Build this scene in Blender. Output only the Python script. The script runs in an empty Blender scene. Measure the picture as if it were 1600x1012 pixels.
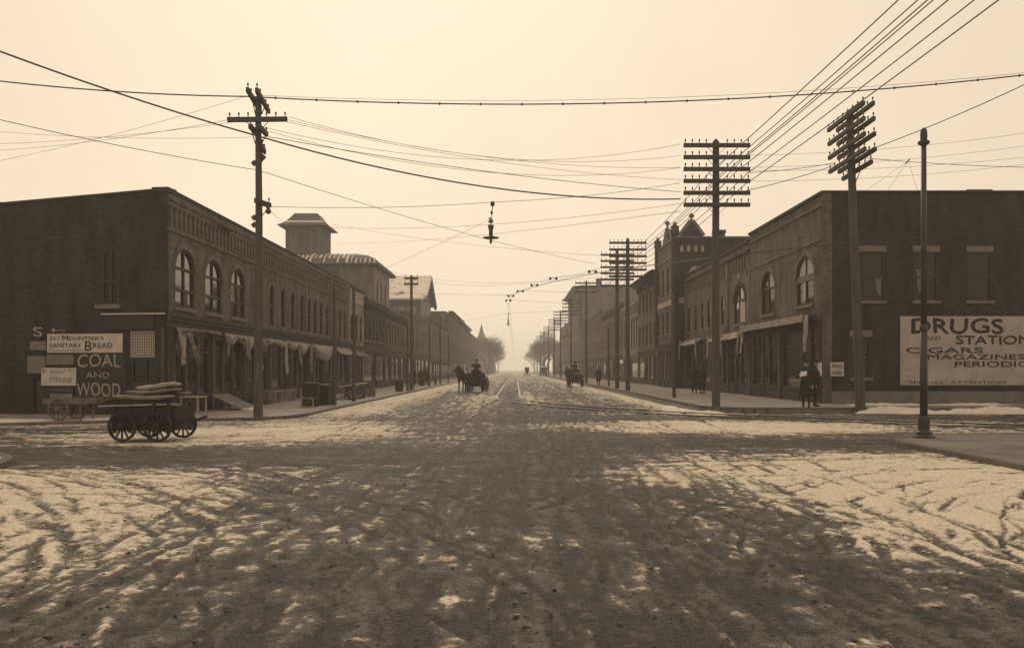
import bpy, bmesh, math, random
import numpy as np
from mathutils import Vector, Matrix

R = math.radians
rnd = random.Random(7)
scene = bpy.context.scene
COL = scene.collection

# ------------------------------------------------------------------ camera
CAMH = 1.7
FPX, VX, VY = 1300.0, 805.0, 577.0          # focal length and vanishing point in photo pixels
cam_d = bpy.data.cameras.new('camera')
cam = bpy.data.objects.new('camera', cam_d)
COL.objects.link(cam)
cam.location = (0, 0, CAMH)
cam.rotation_euler = (R(90), 0, 0)
cam_d.sensor_width = 36
cam_d.lens = 36 * FPX / 1600
cam_d.shift_x = -(VX - 800) / 1600
cam_d.shift_y = (VY - 506) / 1600
cam_d.clip_start = 0.1
cam_d.clip_end = 6000
scene.camera = cam

# ------------------------------------------------------------------ sky and sun
SUN_EL, SUN_AZ = R(32), R(-8)               # ahead of the camera, a little to the left
world = bpy.data.worlds.new('World')
scene.world = world
world.use_nodes = True
wn, wl = world.node_tree.nodes, world.node_tree.links
wn.clear()
w_out = wn.new('ShaderNodeOutputWorld')
w_bg = wn.new('ShaderNodeBackground')
w_sky = wn.new('ShaderNodeTexSky')
w_sky.sky_type = 'NISHITA'
w_sky.sun_disc = False
w_sky.sun_elevation = SUN_EL
w_sky.sun_rotation = SUN_AZ
w_sky.air_density = 1.0
w_sky.dust_density = 4.0
w_sky.ozone_density = 1.0
w_bw = wn.new('ShaderNodeRGBToBW')
w_pw = wn.new('ShaderNodeMath'); w_pw.operation = 'POWER'; w_pw.inputs[1].default_value = 0.12
w_mx = wn.new('ShaderNodeMix'); w_mx.data_type = 'RGBA'; w_mx.blend_type = 'MULTIPLY'
w_mx.inputs[0].default_value = 1.0
w_mx.inputs[7].default_value = (1.0, 0.81, 0.605, 1)
wl.new(w_sky.outputs[0], w_bw.inputs[0])
wl.new(w_bw.outputs[0], w_pw.inputs[0])
w_tc = wn.new('ShaderNodeTexCoord')
w_nz = wn.new('ShaderNodeTexNoise'); w_nz.inputs['Scale'].default_value = 2.6; w_nz.inputs['Detail'].default_value = 7
w_nz.inputs['Roughness'].default_value = 0.6
w_mr = wn.new('ShaderNodeMapRange')
w_mr.inputs['From Min'].default_value = 0.3; w_mr.inputs['From Max'].default_value = 0.7
w_mr.inputs['To Min'].default_value = 0.945; w_mr.inputs['To Max'].default_value = 1.025
w_ml = wn.new('ShaderNodeMath'); w_ml.operation = 'MULTIPLY'
wl.new(w_tc.outputs['Generated'], w_nz.inputs['Vector'])
wl.new(w_nz.outputs[0], w_mr.inputs['Value'])
wl.new(w_pw.outputs[0], w_ml.inputs[0]); wl.new(w_mr.outputs[0], w_ml.inputs[1])
wl.new(w_ml.outputs[0], w_mx.inputs[6])
wl.new(w_mx.outputs[2], w_bg.inputs[0])
w_bg.inputs[1].default_value = 0.725
wl.new(w_bg.outputs[0], w_out.inputs[0])

sun_d = bpy.data.lights.new('sun', 'SUN')
sun_d.energy = 1.1
sun_d.angle = R(12)
sun_d.color = (1.0, 0.84, 0.64)
sun = bpy.data.objects.new('sun', sun_d)
COL.objects.link(sun)
sdir = Vector((math.sin(SUN_AZ) * math.cos(SUN_EL), math.cos(SUN_AZ) * math.cos(SUN_EL), math.sin(SUN_EL)))
sun.rotation_euler = (-sdir).to_track_quat('-Z', 'Y').to_euler()
sun.location = (0, 60, 60)

scene.view_settings.view_transform = 'Standard'
scene.view_settings.look = 'None'
scene.view_settings.exposure = 0.0
scene.view_settings.gamma = 1.0
scene.view_settings.use_curve_mapping = False
scene.cycles.use_denoising = True
scene.cycles.max_bounces = 5
scene.cycles.volume_bounces = 3
scene.cycles.diffuse_bounces = 3

# ------------------------------------------------------------------ materials
TINT = (1.0, 0.90, 0.80)
MATS = {}


def tint(v):
    k = min(1.0, max(0.0, (0.22 - v) / 0.18)) * 0.75      # dark paints and soot are nearly neutral
    return tuple(v * (t + (1 - t) * k) for t in TINT) + (1,)


def mat(name, v, rough=0.85, var=0.25, scale=3.0, bump=0.0, bscale=40.0, spec=0.3, metal=0.0, stretch=None, var2=0.0):
    """one procedural material: base value v, mottled by noise by +-var, optional bump"""
    if name in MATS:
        return MATS[name]
    m = bpy.data.materials.new(name)
    m.use_nodes = True
    n, l = m.node_tree.nodes, m.node_tree.links
    b = n['Principled BSDF']
    b.inputs['Roughness'].default_value = rough
    b.inputs['Specular IOR Level'].default_value = spec
    b.inputs['Metallic'].default_value = metal
    tc = n.new('ShaderNodeTexCoord')
    src = tc.outputs['Object']
    if stretch:
        mp = n.new('ShaderNodeMapping')
        mp.inputs['Scale'].default_value = stretch
        l.new(src, mp.inputs[0]); src = mp.outputs[0]
    nz = n.new('ShaderNodeTexNoise')
    nz.inputs['Scale'].default_value = scale
    nz.inputs['Detail'].default_value = 6
    nz.inputs['Roughness'].default_value = 0.62
    l.new(src, nz.inputs['Vector'])
    rp = n.new('ShaderNodeValToRGB')
    rp.color_ramp.elements[0].position = 0.3
    rp.color_ramp.elements[1].position = 0.7
    rp.color_ramp.elements[0].color = tint(v * (1 - var))
    rp.color_ramp.elements[1].color = tint(v * (1 + var))
    l.new(nz.outputs[0], rp.inputs[0])
    l.new(rp.outputs[0], b.inputs['Base Color'])
    if bump:
        bn = n.new('ShaderNodeTexNoise')
        bn.inputs['Scale'].default_value = bscale
        bn.inputs['Detail'].default_value = 4
        l.new(src, bn.inputs['Vector'])
        bp = n.new('ShaderNodeBump')
        bp.inputs['Strength'].default_value = bump
        bp.inputs['Distance'].default_value = 0.02
        l.new(bn.outputs[0], bp.inputs['Height'])
        l.new(bp.outputs[0], b.inputs['Normal'])
    MATS[name] = m
    return m


def brick_mat(name, v, mortar=1.5):
    m = bpy.data.materials.new(name)
    m.use_nodes = True
    n, l = m.node_tree.nodes, m.node_tree.links
    b = n['Principled BSDF']
    b.inputs['Roughness'].default_value = 0.9
    b.inputs['Specular IOR Level'].default_value = 0.2
    tc = n.new('ShaderNodeTexCoord')
    sp = n.new('ShaderNodeSeparateXYZ'); l.new(tc.outputs['Object'], sp.inputs[0])
    ad = n.new('ShaderNodeMath'); ad.operation = 'ADD'
    l.new(sp.outputs[0], ad.inputs[0]); l.new(sp.outputs[1], ad.inputs[1])
    cb = n.new('ShaderNodeCombineXYZ')
    l.new(ad.outputs[0], cb.inputs[0]); l.new(sp.outputs[2], cb.inputs[1])
    bt = n.new('ShaderNodeTexBrick')
    bt.inputs['Scale'].default_value = 1.0
    bt.inputs['Brick Width'].default_value = 0.22
    bt.inputs['Row Height'].default_value = 0.075
    bt.inputs['Mortar Size'].default_value = 0.008
    bt.inputs['Mortar Smooth'].default_value = 0.2
    bt.inputs['Color1'].default_value = tint(v * 0.72)
    bt.inputs['Color2'].default_value = tint(v * 1.25)
    bt.inputs['Mortar'].default_value = tint(v * mortar)
    l.new(cb.outputs[0], bt.inputs['Vector'])
    # soot, run-off streaks and repairs
    mp = n.new('ShaderNodeMapping'); mp.inputs['Scale'].default_value = (1.1, 1.1, 0.28)
    l.new(tc.outputs['Object'], mp.inputs[0])
    nz = n.new('ShaderNodeTexNoise'); nz.inputs['Scale'].default_value = 1.3; nz.inputs['Detail'].default_value = 8
    nz.inputs['Roughness'].default_value = 0.65
    l.new(mp.outputs[0], nz.inputs['Vector'])
    rp = n.new('ShaderNodeValToRGB')
    rp.color_ramp.elements[0].position = 0.32; rp.color_ramp.elements[0].color = (0.46, 0.46, 0.47, 1)
    rp.color_ramp.elements[1].position = 0.70; rp.color_ramp.elements[1].color = (1.42, 1.38, 1.34, 1)
    l.new(nz.outputs[0], rp.inputs[0])
    mx = n.new('ShaderNodeMix'); mx.data_type = 'RGBA'; mx.blend_type = 'MULTIPLY'; mx.inputs[0].default_value = 1
    l.new(bt.outputs['Color'], mx.inputs[6]); l.new(rp.outputs[0], mx.inputs[7])
    l.new(mx.outputs[2], b.inputs['Base Color'])
    bp = n.new('ShaderNodeBump'); bp.inputs['Strength'].default_value = 0.5; bp.inputs['Distance'].default_value = 0.01
    iv = n.new('ShaderNodeMath'); iv.operation = 'SUBTRACT'; iv.inputs[0].default_value = 1
    l.new(bt.outputs['Fac'], iv.inputs[1]); l.new(iv.outputs[0], bp.inputs['Height'])
    l.new(bp.outputs[0], b.inputs['Normal'])
    MATS[name] = m
    return m


BRICK = brick_mat('dark_brick', 0.105)
BRICK2 = brick_mat('brown_brick', 0.13)
BRICK3 = brick_mat('dark_shade_brick', 0.036, 1.3)  # darkened in the colour so camera-facing walls read as backlit; also plain dark brickwork
BRICK4 = brick_mat('buff_brick', 0.24, 1.2)
STONE = mat('pale_stone', 0.34, 0.9, 0.2, 2.0, 0.3)
STONED = mat('sooty_stone', 0.16, 0.9, 0.25, 2.0, 0.3)
TRIM = mat('painted_trim', 0.065, 0.7, 0.2, 2.5)
TRIMD = mat('dark_painted_wood', 0.035, 0.6, 0.3, 2.5)
TRIML = mat('pale_painted_wood', 0.30, 0.7, 0.2, 2.5)
GLASS = mat('window_glass', 0.012, 0.05, 0.15, 1.5, 0.05, 2.2, spec=0.5)
GLASS.node_tree.nodes['Principled BSDF'].inputs['IOR'].default_value = 2.2   # two panes of old glass reflect more than one
BLIND = mat('roller_blind', 0.48, 0.9, 0.1, 2.0)
CURTAIN = mat('curtain', 0.16, 0.95, 0.25, 6.0)
GLASSD = mat('low_reflect_glass', 0.014, 0.12, 0.3, 2.0, 0.05, 2.2, spec=0.35)  # plain glass, reflection kept low for panes in camera-facing walls
BOARDED = mat('boarded_opening', 0.03, 0.9, 0.3, 2.0)
CANVAS = mat('awning_canvas', 0.30, 0.95, 0.45, 3.5, 0.5, 12.0)
CANVASD = mat('dirty_canvas', 0.17, 0.95, 0.45, 3.5, 0.5, 12.0)
POLEW = mat('weathered_pole_wood', 0.075, 0.9, 0.35, 3.0, 0.5, 14.0, stretch=(4, 4, 0.35))
ARMW = mat('crossarm_wood', 0.06, 0.9, 0.3, 4.0)
INSUL = mat('insulator_glass', 0.07, 0.25, 0.1, 3.0, spec=0.6)
IRON = mat('painted_iron', 0.05, 0.5, 0.25, 4.0, 0.2, 30)
WIRE = mat('wire', 0.05, 0.6, 0.1, 1.0)
WIRET = mat('weathered_wire', 0.22, 0.6, 0.1, 1.0)
ROOFTAR = mat('tar_roof', 0.06, 0.9, 0.3, 1.0)
SLATE = mat('slate_roof', 0.09, 0.75, 0.3, 2.0, 0.3, 20)
SNOWM = mat('packed_snow', 0.62, 0.8, 0.12, 2.5, 0.5, 9.0)
SIGNW = mat('sign_board_white', 0.50, 0.8, 0.18, 2.2)
SIGNG = mat('sign_board_grey', 0.17, 0.85, 0.25, 2.2)
SIGND = mat('sign_board_dark', 0.035, 0.8, 0.25, 2.2)
PAINTW = mat('white_letter_paint', 0.30, 0.85, 0.25, 8.0)
PAINTD = mat('dark_letter_paint', 0.025, 0.85, 0.25, 8.0)
PAINTF = mat('faded_letter_paint', 0.16, 0.85, 0.25, 8.0)
WALK = mat('cement_sidewalk', 0.23, 0.9, 0.35, 0.9, 0.4, 18)
KERB = mat('stone_kerb', 0.12, 0.9, 0.3, 2.0, 0.4, 14)
WOOD = mat('old_plank', 0.13, 0.85, 0.35, 3.0, 0.3, 20)
WOODL = mat('fresh_plank', 0.34, 0.85, 0.3, 3.0, 0.3, 20)
CLOTHD = mat('dark_wool', 0.022, 0.95, 0.3, 6.0)
CLOTHM = mat('brown_wool', 0.045, 0.95, 0.3, 6.0)
SKIN = mat('skin', 0.30, 0.6, 0.1, 8.0)
HAIR = mat('dark_hair', 0.03, 0.6, 0.2, 20.0)
HORSE = mat('dark_bay_coat', 0.035, 0.6, 0.3, 3.0)
HORSEG = mat('brown_coat', 0.06, 0.6, 0.3, 3.0)
LEATHER = mat('harness_leather', 0.02, 0.5, 0.2, 5.0)
WAGON = mat('wagon_paint', 0.022, 0.6, 0.3, 3.0)
SACK = mat('sackcloth', 0.20, 0.95, 0.25, 5.0, 0.5, 14)
PAPER = mat('paper', 0.75, 0.9, 0.08, 4.0)
BARK = mat('bark', 0.075, 0.95, 0.3, 5.0)
RAILM = mat('street_rail', 0.09, 0.45, 0.3, 4.0, metal=0.4)

# ------------------------------------------------------------------ mesh helpers


class MB:
    def __init__(self):
        self.v, self.f = [], []

    def add(self, vs, fs):
        o = len(self.v)
        self.v += [tuple(p) for p in vs]
        self.f += [tuple(i + o for i in q) for q in fs]
        return self

    def box(self, x0, x1, y0, y1, z0, z1):
        return self.add([(x0, y0, z0), (x1, y0, z0), (x1, y1, z0), (x0, y1, z0),
                         (x0, y0, z1), (x1, y0, z1), (x1, y1, z1), (x0, y1, z1)],
                        [(0, 3, 2, 1), (4, 5, 6, 7), (0, 1, 5, 4), (1, 2, 6, 5), (2, 3, 7, 6), (3, 0, 4, 7)])

    def bar(self, p0, p1, w, h, up=(0, 0, 1)):
        p0, p1 = Vector(p0), Vector(p1)
        d = (p1 - p0).normalized()
        s = d.cross(Vector(up))
        if s.length < 1e-4:
            s = d.cross(Vector((1, 0, 0)))
        s.normalize()
        t = s.cross(d).normalized()
        vs = []
        for p in (p0, p1):
            for a, b in ((-1, -1), (1, -1), (1, 1), (-1, 1)):
                vs.append(p + s * (a * w / 2) + t * (b * h / 2))
        return self.add(vs, [(0, 1, 2, 3), (7, 6, 5, 4), (0, 4, 5, 1), (1, 5, 6, 2), (2, 6, 7, 3), (3, 7, 4, 0)])

    def tube(self, pts, r, n=6, caps=True):
        pts = [Vector(p) for p in pts]
        rs = r if isinstance(r, (list, tuple)) else [r] * len(pts)
        vs, fs = [], []
        ref = Vector((0.13, 0.31, 1)).normalized()
        for i, p in enumerate(pts):
            d = (pts[min(i + 1, len(pts) - 1)] - pts[max(i - 1, 0)]).normalized()
            s = d.cross(ref)
            if s.length < 1e-3:
                s = d.cross(Vector((1, 0, 0)))
            s.normalize(); t = s.cross(d)
            for k in range(n):
                a = 2 * math.pi * k / n
                vs.append(p + (s * math.cos(a) + t * math.sin(a)) * rs[i])
        for i in range(len(pts) - 1):
            for k in range(n):
                a, b = i * n + k, i * n + (k + 1) % n
                fs.append((a, b, b + n, a + n))
        if caps:
            fs.append(tuple(range(n))[::-1])
            fs.append(tuple(range((len(pts) - 1) * n, len(pts) * n)))
        return self.add(vs, fs)

    def lathe(self, prof, n=16, c=(0, 0, 0)):
        vs, fs = [], []
        for r, z in prof:
            for k in range(n):
                a = 2 * math.pi * k / n
                vs.append((c[0] + r * math.cos(a), c[1] + r * math.sin(a), c[2] + z))
        for i in range(len(prof) - 1):
            for k in range(n):
                a, b = i * n + k, i * n + (k + 1) % n
                fs.append((a, b, b + n, a + n))
        fs.append(tuple(range(n))[::-1])
        fs.append(tuple(range((len(prof) - 1) * n, len(prof) * n)))
        return self.add(vs, fs)

    def prism_xz(self, poly, y0, y1):
        """poly of (x,z), extruded along y"""
        n = len(poly)
        vs = [(x, y0, z) for x, z in poly] + [(x, y1, z) for x, z in poly]
        fs = [tuple(range(n)), tuple(range(n, 2 * n))[::-1]]
        for i in range(n):
            j = (i + 1) % n
            fs.append((i, i + n, j + n, j))
        return self.add(vs, fs)

    def prism_xy(self, poly, z0, z1):
        n = len(poly)
        vs = [(x, y, z0) for x, y in poly] + [(x, y, z1) for x, y in poly]
        fs = [tuple(range(n))[::-1], tuple(range(n, 2 * n))]
        for i in range(n):
            j = (i + 1) % n
            fs.append((i, j, j + n, i + n))
        return self.add(vs, fs)

    def mesh(self, name, m, smooth=False):
        me = bpy.data.meshes.new(name)
        me.from_pydata(self.v, [], self.f)
        me.materials.append(m)
        if smooth:
            me.polygons.foreach_set('use_smooth', [True] * len(me.polygons))
        me.update()
        return me

    def build(self, name, m, parent=None, loc=(0, 0, 0), rz=0.0, smooth=False):
        return link(name, self.mesh(name, m, smooth), parent, loc, rz)


def link(name, me, parent=None, loc=(0, 0, 0), rz=0.0):
    o = bpy.data.objects.new(name, me)
    COL.objects.link(o)
    o.location = loc
    o.rotation_euler = (0, 0, rz)
    if parent:
        o.parent = parent
    return o


def tag(o, label=None, cat=None, group=None, kind=None):
    if label: o['label'] = label
    if cat: o['category'] = cat
    if group: o['group'] = group
    if kind: o['kind'] = kind
    return o


def thing(name, label, cat, loc=(0, 0, 0), rz=0.0, group=None):
    o = bpy.data.objects.new(name, None)
    COL.objects.link(o)
    o.empty_display_size = 0.3
    o.location = loc
    o.rotation_euler = (0, 0, rz)
    return tag(o, label, cat, group)


def copy_tree(o, parent=None):
    c = o.copy()
    COL.objects.link(c)
    c.parent = parent
    for ch in list(o.children):
        copy_tree(ch, c)
    return c


def P(x, y, Y):
    """point at depth Y metres that the photo shows at pixel (x, y)"""
    return Vector(((x - VX) * Y / FPX, Y, CAMH + (VY - y) * Y / FPX))


class Frame:
    """a wall plane: local x along the wall, local y into the building, local z up"""

    def __init__(self, x, y, rz, root):
        self.o = Vector((x, y, 0)); self.rz = rz; self.root = root
        self.m = Matrix.Rotation(rz, 3, 'Z')

    def loc(self, u, n, v):
        return self.o + self.m @ Vector((u, n, v)) - self.root.location

    def part(self, mb, name, m, u=0, n=0, v=0, parent=None, smooth=False):
        return mb.build(name, m, self.root, self.loc(u, n, v), self.rz, smooth)

    def put(self, me, name, u=0, n=0, v=0):
        return link(name, me, self.root, self.loc(u, n, v), self.rz)

    def hit(self, px, py):
        """(u, v) where the sight line of a photo pixel meets this wall"""
        d = Vector(((px - VX) / FPX, 1, (VY - py) / FPX))
        nrm = self.m @ Vector((0, 1, 0))
        c = Vector((0, 0, CAMH))
        t = (self.o - c).dot(nrm) / d.dot(nrm)
        q = self.m.inverted() @ (c + d * t - self.o)
        return q.x, q.z


def arch(op, u):
    u0, u1, v0, v1, rise = op
    if rise <= 0:
        return v1
    a = (u1 - u0) / 2
    t = max(-1, min(1, (u - (u0 + u1) / 2) / a))
    return v1 - rise + rise * math.sqrt(max(0, 1 - t * t))


def wall_panel(L, z0, z1, ops, depth=0.12, top=None):
    """front skin of a wall, with real openings and their reveals. top(u) may vary the upper edge"""
    mb = MB()
    top = top or (lambda u: z1)
    us = {0.0, L}
    for op in ops:
        n = 10 if op[4] > 0 else 1
        for k in range(n + 1):
            us.add(op[0] + (op[1] - op[0]) * (0.5 - 0.5 * math.cos(math.pi * k / n) if op[4] > 0 else k / n))
    us = sorted(us)
    us = [u for i, u in enumerate(us) if i == 0 or u - us[i - 1] > 1e-5]
    for ua, ub in zip(us, us[1:]):
        mid = (ua + ub) / 2
        cov = sorted([op for op in ops if op[0] < mid < op[1]], key=lambda o: o[2])
        la, lb = z0, z0
        for op in cov + [None]:
            if op is None:
                ha, hb = top(ua), top(ub)
            else:
                ha = hb = op[2]
            if ha - la > 1e-4 or hb - lb > 1e-4:
                mb.add([(ua, 0, la), (ub, 0, lb), (ub, 0, hb), (ua, 0, ha)], [(0, 1, 2, 3)])
            if op is not None:
                ta, tb = arch(op, ua), arch(op, ub)
                mb.add([(ua, 0, ta), (ub, 0, tb), (ub, depth, tb), (ua, depth, ta)], [(0, 1, 2, 3)])
                mb.add([(ua, 0, op[2]), (ub, 0, op[2]), (ub, depth, op[2]), (ua, depth, op[2])], [(3, 2, 1, 0)])
                la, lb = ta, tb
    for op in ops:
        for u, s in ((op[0], 1), (op[1], -1)):
            t = arch(op, u)
            q = [(u, 0, op[2]), (u, depth, op[2]), (u, depth, t), (u, 0, t)]
            mb.add(q, [(0, 1, 2, 3) if s > 0 else (3, 2, 1, 0)])
    return mb


WCACHE = {}


def window(F, op, depth=0.12, vb=(0.5,), hb=(0.5,), fw=0.07, sill=True, frame=None, blinds=(), name='window', sillm=None, sw=0.1, glass=None):
    """a framed window in opening op of frame F: window > pane, sill"""
    u0, u1, v0, v1, rise = op
    w, h = u1 - u0, v1 - v0
    frame = frame or TRIMD
    key = (round(w, 3), round(h, 3), round(rise, 3), vb, hb, fw, frame.name)
    lop = (0, w, 0, h, rise)
    if key not in WCACHE:
        mb = MB()
        iop = (fw, w - fw, fw, h - fw, max(0, rise - fw * 0.3))
        n = 14 if rise > 0 else 1
        ua = [w * (0.5 - 0.5 * math.cos(math.pi * k / n)) for k in range(n + 1)]
        outer = [(0, 0)] + [(u, arch(lop, u)) for u in ua] + [(w, 0)]
        ui = [fw + (w - 2 * fw) * (0.5 - 0.5 * math.cos(math.pi * k / n)) for k in range(n + 1)]
        inner = [(fw, fw)] + [(u, arch(iop, u)) for u in ui] + [(w - fw, fw)]
        N = len(outer)
        y0, y1 = -0.10, 0.0
        vs = [(a, y0, b) for a, b in outer] + [(a, y0, b) for a, b in inner] + [(a, y1, b) for a, b in inner]
        fs = []
        for i in range(N):
            j = (i + 1) % N
            fs.append((i, j, j + N, i + N)); fs.append((i + N, j + N, j + 2 * N, i + 2 * N))
        mb.add(vs, [q[::-1] for q in fs])
        for b in vb:
            u = w * b
            mb.box(u - fw * 0.45, u + fw * 0.45, y0 + 0.012, y1 - 0.012, fw * 0.9, arch(iop, u) + 0.01)
        for b in hb:
            v = h * b
            mb.box(fw * 0.9, w - fw * 0.9, y0 + 0.006, y1 - 0.018, v - fw * 0.5, v + fw * 0.5)
        cols = [fw * 0.5] + [w * b for b in vb] + [w - fw * 0.5]
        rows = [fw * 0.5] + [h * b for b in hb] + [h - fw * 0.5]
        panes = []
        for r in range(len(rows) - 1):
            for c in range(len(cols) - 1):
                a, b = cols[c], cols[c + 1]
                pts = [(b, rows[r]), (a, rows[r])]
                ok = False
                for k in range(7):
                    u = a + (b - a) * k / 6
                    t = min(rows[r + 1], arch(lop, u) - 0.01)
                    if t > rows[r] + 0.03: ok = True
                    pts.append((u, max(rows[r], t)))
                if not ok: continue
                q = MB()
                ty, tx = rnd.uniform(-.012, .012), rnd.uniform(-.012, .012)
                q.add([(u, -0.035 + ty * (u - a) + tx * (v - rows[r]), v) for u, v in pts], [tuple(range(len(pts)))[::-1]])
                panes.append(((r, c), q.mesh('pane', GLASS)))
        sm = None
        WCACHE[key] = (mb.mesh('window', frame), panes)
    me, panes = WCACHE[key]
    o = F.put(me, name, u0, depth, v0)
    for rc, pm in panes:
        if rc in blinds:
            pm = pm.copy(); pm.materials[0] = BLIND
        elif glass:
            pm = pm.copy(); pm.materials[0] = glass
        link('pane', pm, o)
    if sill:
        k2 = ('sill', round(w, 3), sw)
        if k2 not in WCACHE:
            WCACHE[k2] = MB().box(-0.08, w + 0.08, -0.09 - depth, -0.03, -0.12, 0.003).mesh('sill', sillm or STONED)
        link('sill', WCACHE[k2], o)
    return o


def text_mesh(body, w, h, m, depth=0.012, bold=0.0, shear=0.0):
    """lettering fitted to w x h metres, lying in the local xz plane facing -y, origin lower left"""
    cu = bpy.data.curves.new('lettering', 'FONT')
    cu.body = body
    cu.size = 1
    cu.shear = shear
    cu.resolution_u = 3
    ob = bpy.data.objects.new('lettering', cu)
    me = bpy.data.meshes.new_from_object(ob)
    bpy.data.objects.remove(ob)
    n = len(me.vertices)
    co = np.empty(n * 3); me.vertices.foreach_get('co', co); co = co.reshape(-1, 3)
    mn, mx = co.min(0), co.max(0)
    x = (co[:, 0] - mn[0]) / max(1e-6, mx[0] - mn[0]) * w
    z = (co[:, 1] - mn[1]) / max(1e-6, mx[1] - mn[1]) * h
    sd = sum(map(ord, body))
    zz = z + h * (.035 * np.sin(x / h * 1.9 + sd) + .02 * np.sin(x / h * 5.3 + sd))
    x = x + h * (.03 * np.sin(z / h * 4 + x / h * 1.4 + sd))
    out = np.stack([x, np.zeros(n), zz], 1)
    me.vertices.foreach_set('co', out.reshape(-1))
    if bold > 0:
        bm = bmesh.new(); bm.from_mesh(me)
        src = bm.verts[:] + bm.edges[:] + bm.faces[:]
        for k, (ox, oz) in enumerate(((1, 0), (-1, 0), (0, 1), (0, -1))):
            d = bmesh.ops.duplicate(bm, geom=src)
            vs = [e for e in d['geom'] if isinstance(e, bmesh.types.BMVert)]
            bmesh.ops.translate(bm, verts=vs, vec=(ox * bold * h * .9, -.0008 * (k + 1), oz * bold * h * .9))
        bm.to_mesh(me); bm.free()
    me.materials.clear(); me.materials.append(m)
    me.update()
    return me


def lettering(F, body, u0, u1, v0, v1, m, n=-0.006, bold=0.0, shear=0.0, parent=None):
    """text on wall frame F; as a child of parent (a board whose origin is at its u, n, v) or of the building"""
    me = text_mesh(body, u1 - u0, v1 - v0, m, bold=bold, shear=shear)
    if parent is None:
        return F.put(me, 'lettering', u0, n, v0)
    pu, pn, pv = parent['_o']
    return link('lettering', me, parent, (u0 - pu, n - pn, v0 - pv))


# ------------------------------------------------------------------ ground, road, sidewalks
def lattice(seed):
    return np.random.RandomState(seed).rand(256, 256)


def vnoise(x, y, seed):
    g = lattice(seed)
    xi, yi = np.floor(x).astype(int), np.floor(y).astype(int)
    fx, fy = x - xi, y - yi
    fx, fy = fx * fx * (3 - 2 * fx), fy * fy * (3 - 2 * fy)
    a, b = xi & 255, yi & 255
    a2, b2 = (xi + 1) & 255, (yi + 1) & 255
    return (g[a, b] * (1 - fx) + g[a2, b] * fx) * (1 - fy) + (g[a, b2] * (1 - fx) + g[a2, b2] * fx) * fy


def fbm(x, y, seed, o=4):
    s, a, t = 0, 0.5, 0
    for k in range(o):
        s = s + a * vnoise(x * 2 ** k, y * 2 ** k, seed + k); t += a; a *= 0.55
    return s / t


def blob(X, Y, cx, cy, rx, ry, rot=0.0):
    c, s = math.cos(rot), math.sin(rot)
    dx, dy = X - cx, Y - cy
    u, v = (dx * c + dy * s) / rx, (-dx * s + dy * c) / ry
    return np.exp(-(u * u + v * v) ** 1.5)


def snow_field(X, Y):
    wx = X + 1.1 * (fbm(X * .35, Y * .35, 31) - .5)
    wy = Y + 1.6 * (fbm(X * .3, Y * .3, 41) - .5)
    s = 0.33 + 0 * X
    s += 0.52 * blob(wx, wy, -6.0, 22.6, 3.4, 3.6)
    s += 0.45 * blob(wx, wy, -9.3, 20.2, 3.0, 1.4)
    s += 0.62 * blob(wx, wy, -7.6, 11.4, 3.6, 3.0, 0.5)
    s += 0.35 * blob(wx, wy, -4.6, 8.3, 2.2, 2.0)
    s += 0.62 * blob(wx, wy, 6.8, 24.3, 4.0, 2.4)
    s += 0.30 * blob(wx, wy, 2.6, 25.5, 3.6, 2.0)
    s += 0.72 * blob(wx, wy, 8.2, 12.6, 4.6, 4.2, -.3)
    s += 0.35 * blob(wx, wy, 4.0, 13.6, 2.6, 2.6)
    s += 0.42 * blob(wx, wy, 5.0, 8.2, 2.0, 2.0)
    s += 0.30 * blob(wx, wy, -16., 25.4, 5.0, 1.2)
    # worn bands where the cross street's wheels run
    s -= 0.42 * np.exp(-((wy - 19.0) / 1.5) ** 2) * (1 / (1 + np.exp(-(X - 1.0))))
    s -= 0.36 * np.exp(-((wy - 16.2) / 1.7) ** 2) * (1 / (1 + np.exp((X + 2.0))))
    s -= 0.22 * np.exp(-((wy - 29.6) / 1.5) ** 2) * (1 / (1 + np.exp(-(X - 1.0))))
    s -= 0.12 * np.exp(-((X - 0.4) / 3.0) ** 2) * (Y < 60)
    s -= 0.05 * np.exp(-((X + 0.3) / 3.4) ** 2) / (1 + np.exp((Y - 19) / 1.5))
    # snow along the kerbs and between the rails up the main street
    up = 1 / (1 + np.exp(-(Y - 31) / 1.2))
    s += up * (0.55 * np.exp(-((wx + 6.6) / 1.35) ** 2) + 0.52 * np.exp(-((wx - 6.9) / 1.0) ** 2))
    s += up * 0.40 * np.exp(-((X + 1.9) / 0.75) ** 2) * np.exp(-((Y - 48) / 14) ** 2)
    s += up * 0.50 * np.exp(-((X - 0.9) / 0.65) ** 2) * np.exp(-((Y - 50) / 14) ** 2)
    s += 0.16 * np.clip((Y - 60) / 80, 0, 1)
    s += 0.45 * (fbm(X * .6, Y * .6, 3, 3) - .5)
    s += 0.38 * (fbm(X * 3.2, Y * 5.0, 9, 3) - .5)
    s += 0.55 * (fbm(X * 9.0, Y * 8.0, 23, 2) - .5)
    # drifted streaks: along the main street in the middle, turning into the cross street at the sides
    w_ = np.clip(np.abs(X) / 6, 0, 1)
    s += 0.34 * (1 - w_) * (fbm(X * 7 + 9, Y * 1.6, 15, 3) - .5)
    s += 0.60 * w_ * (fbm((X * .7 + Y * .7 * np.sign(-X)) * .9 + 5, (Y - X * .45 * np.sign(-X)) * 5.5, 19, 3) - .5)
    return s


rt = np.random.RandomState(5)


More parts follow.
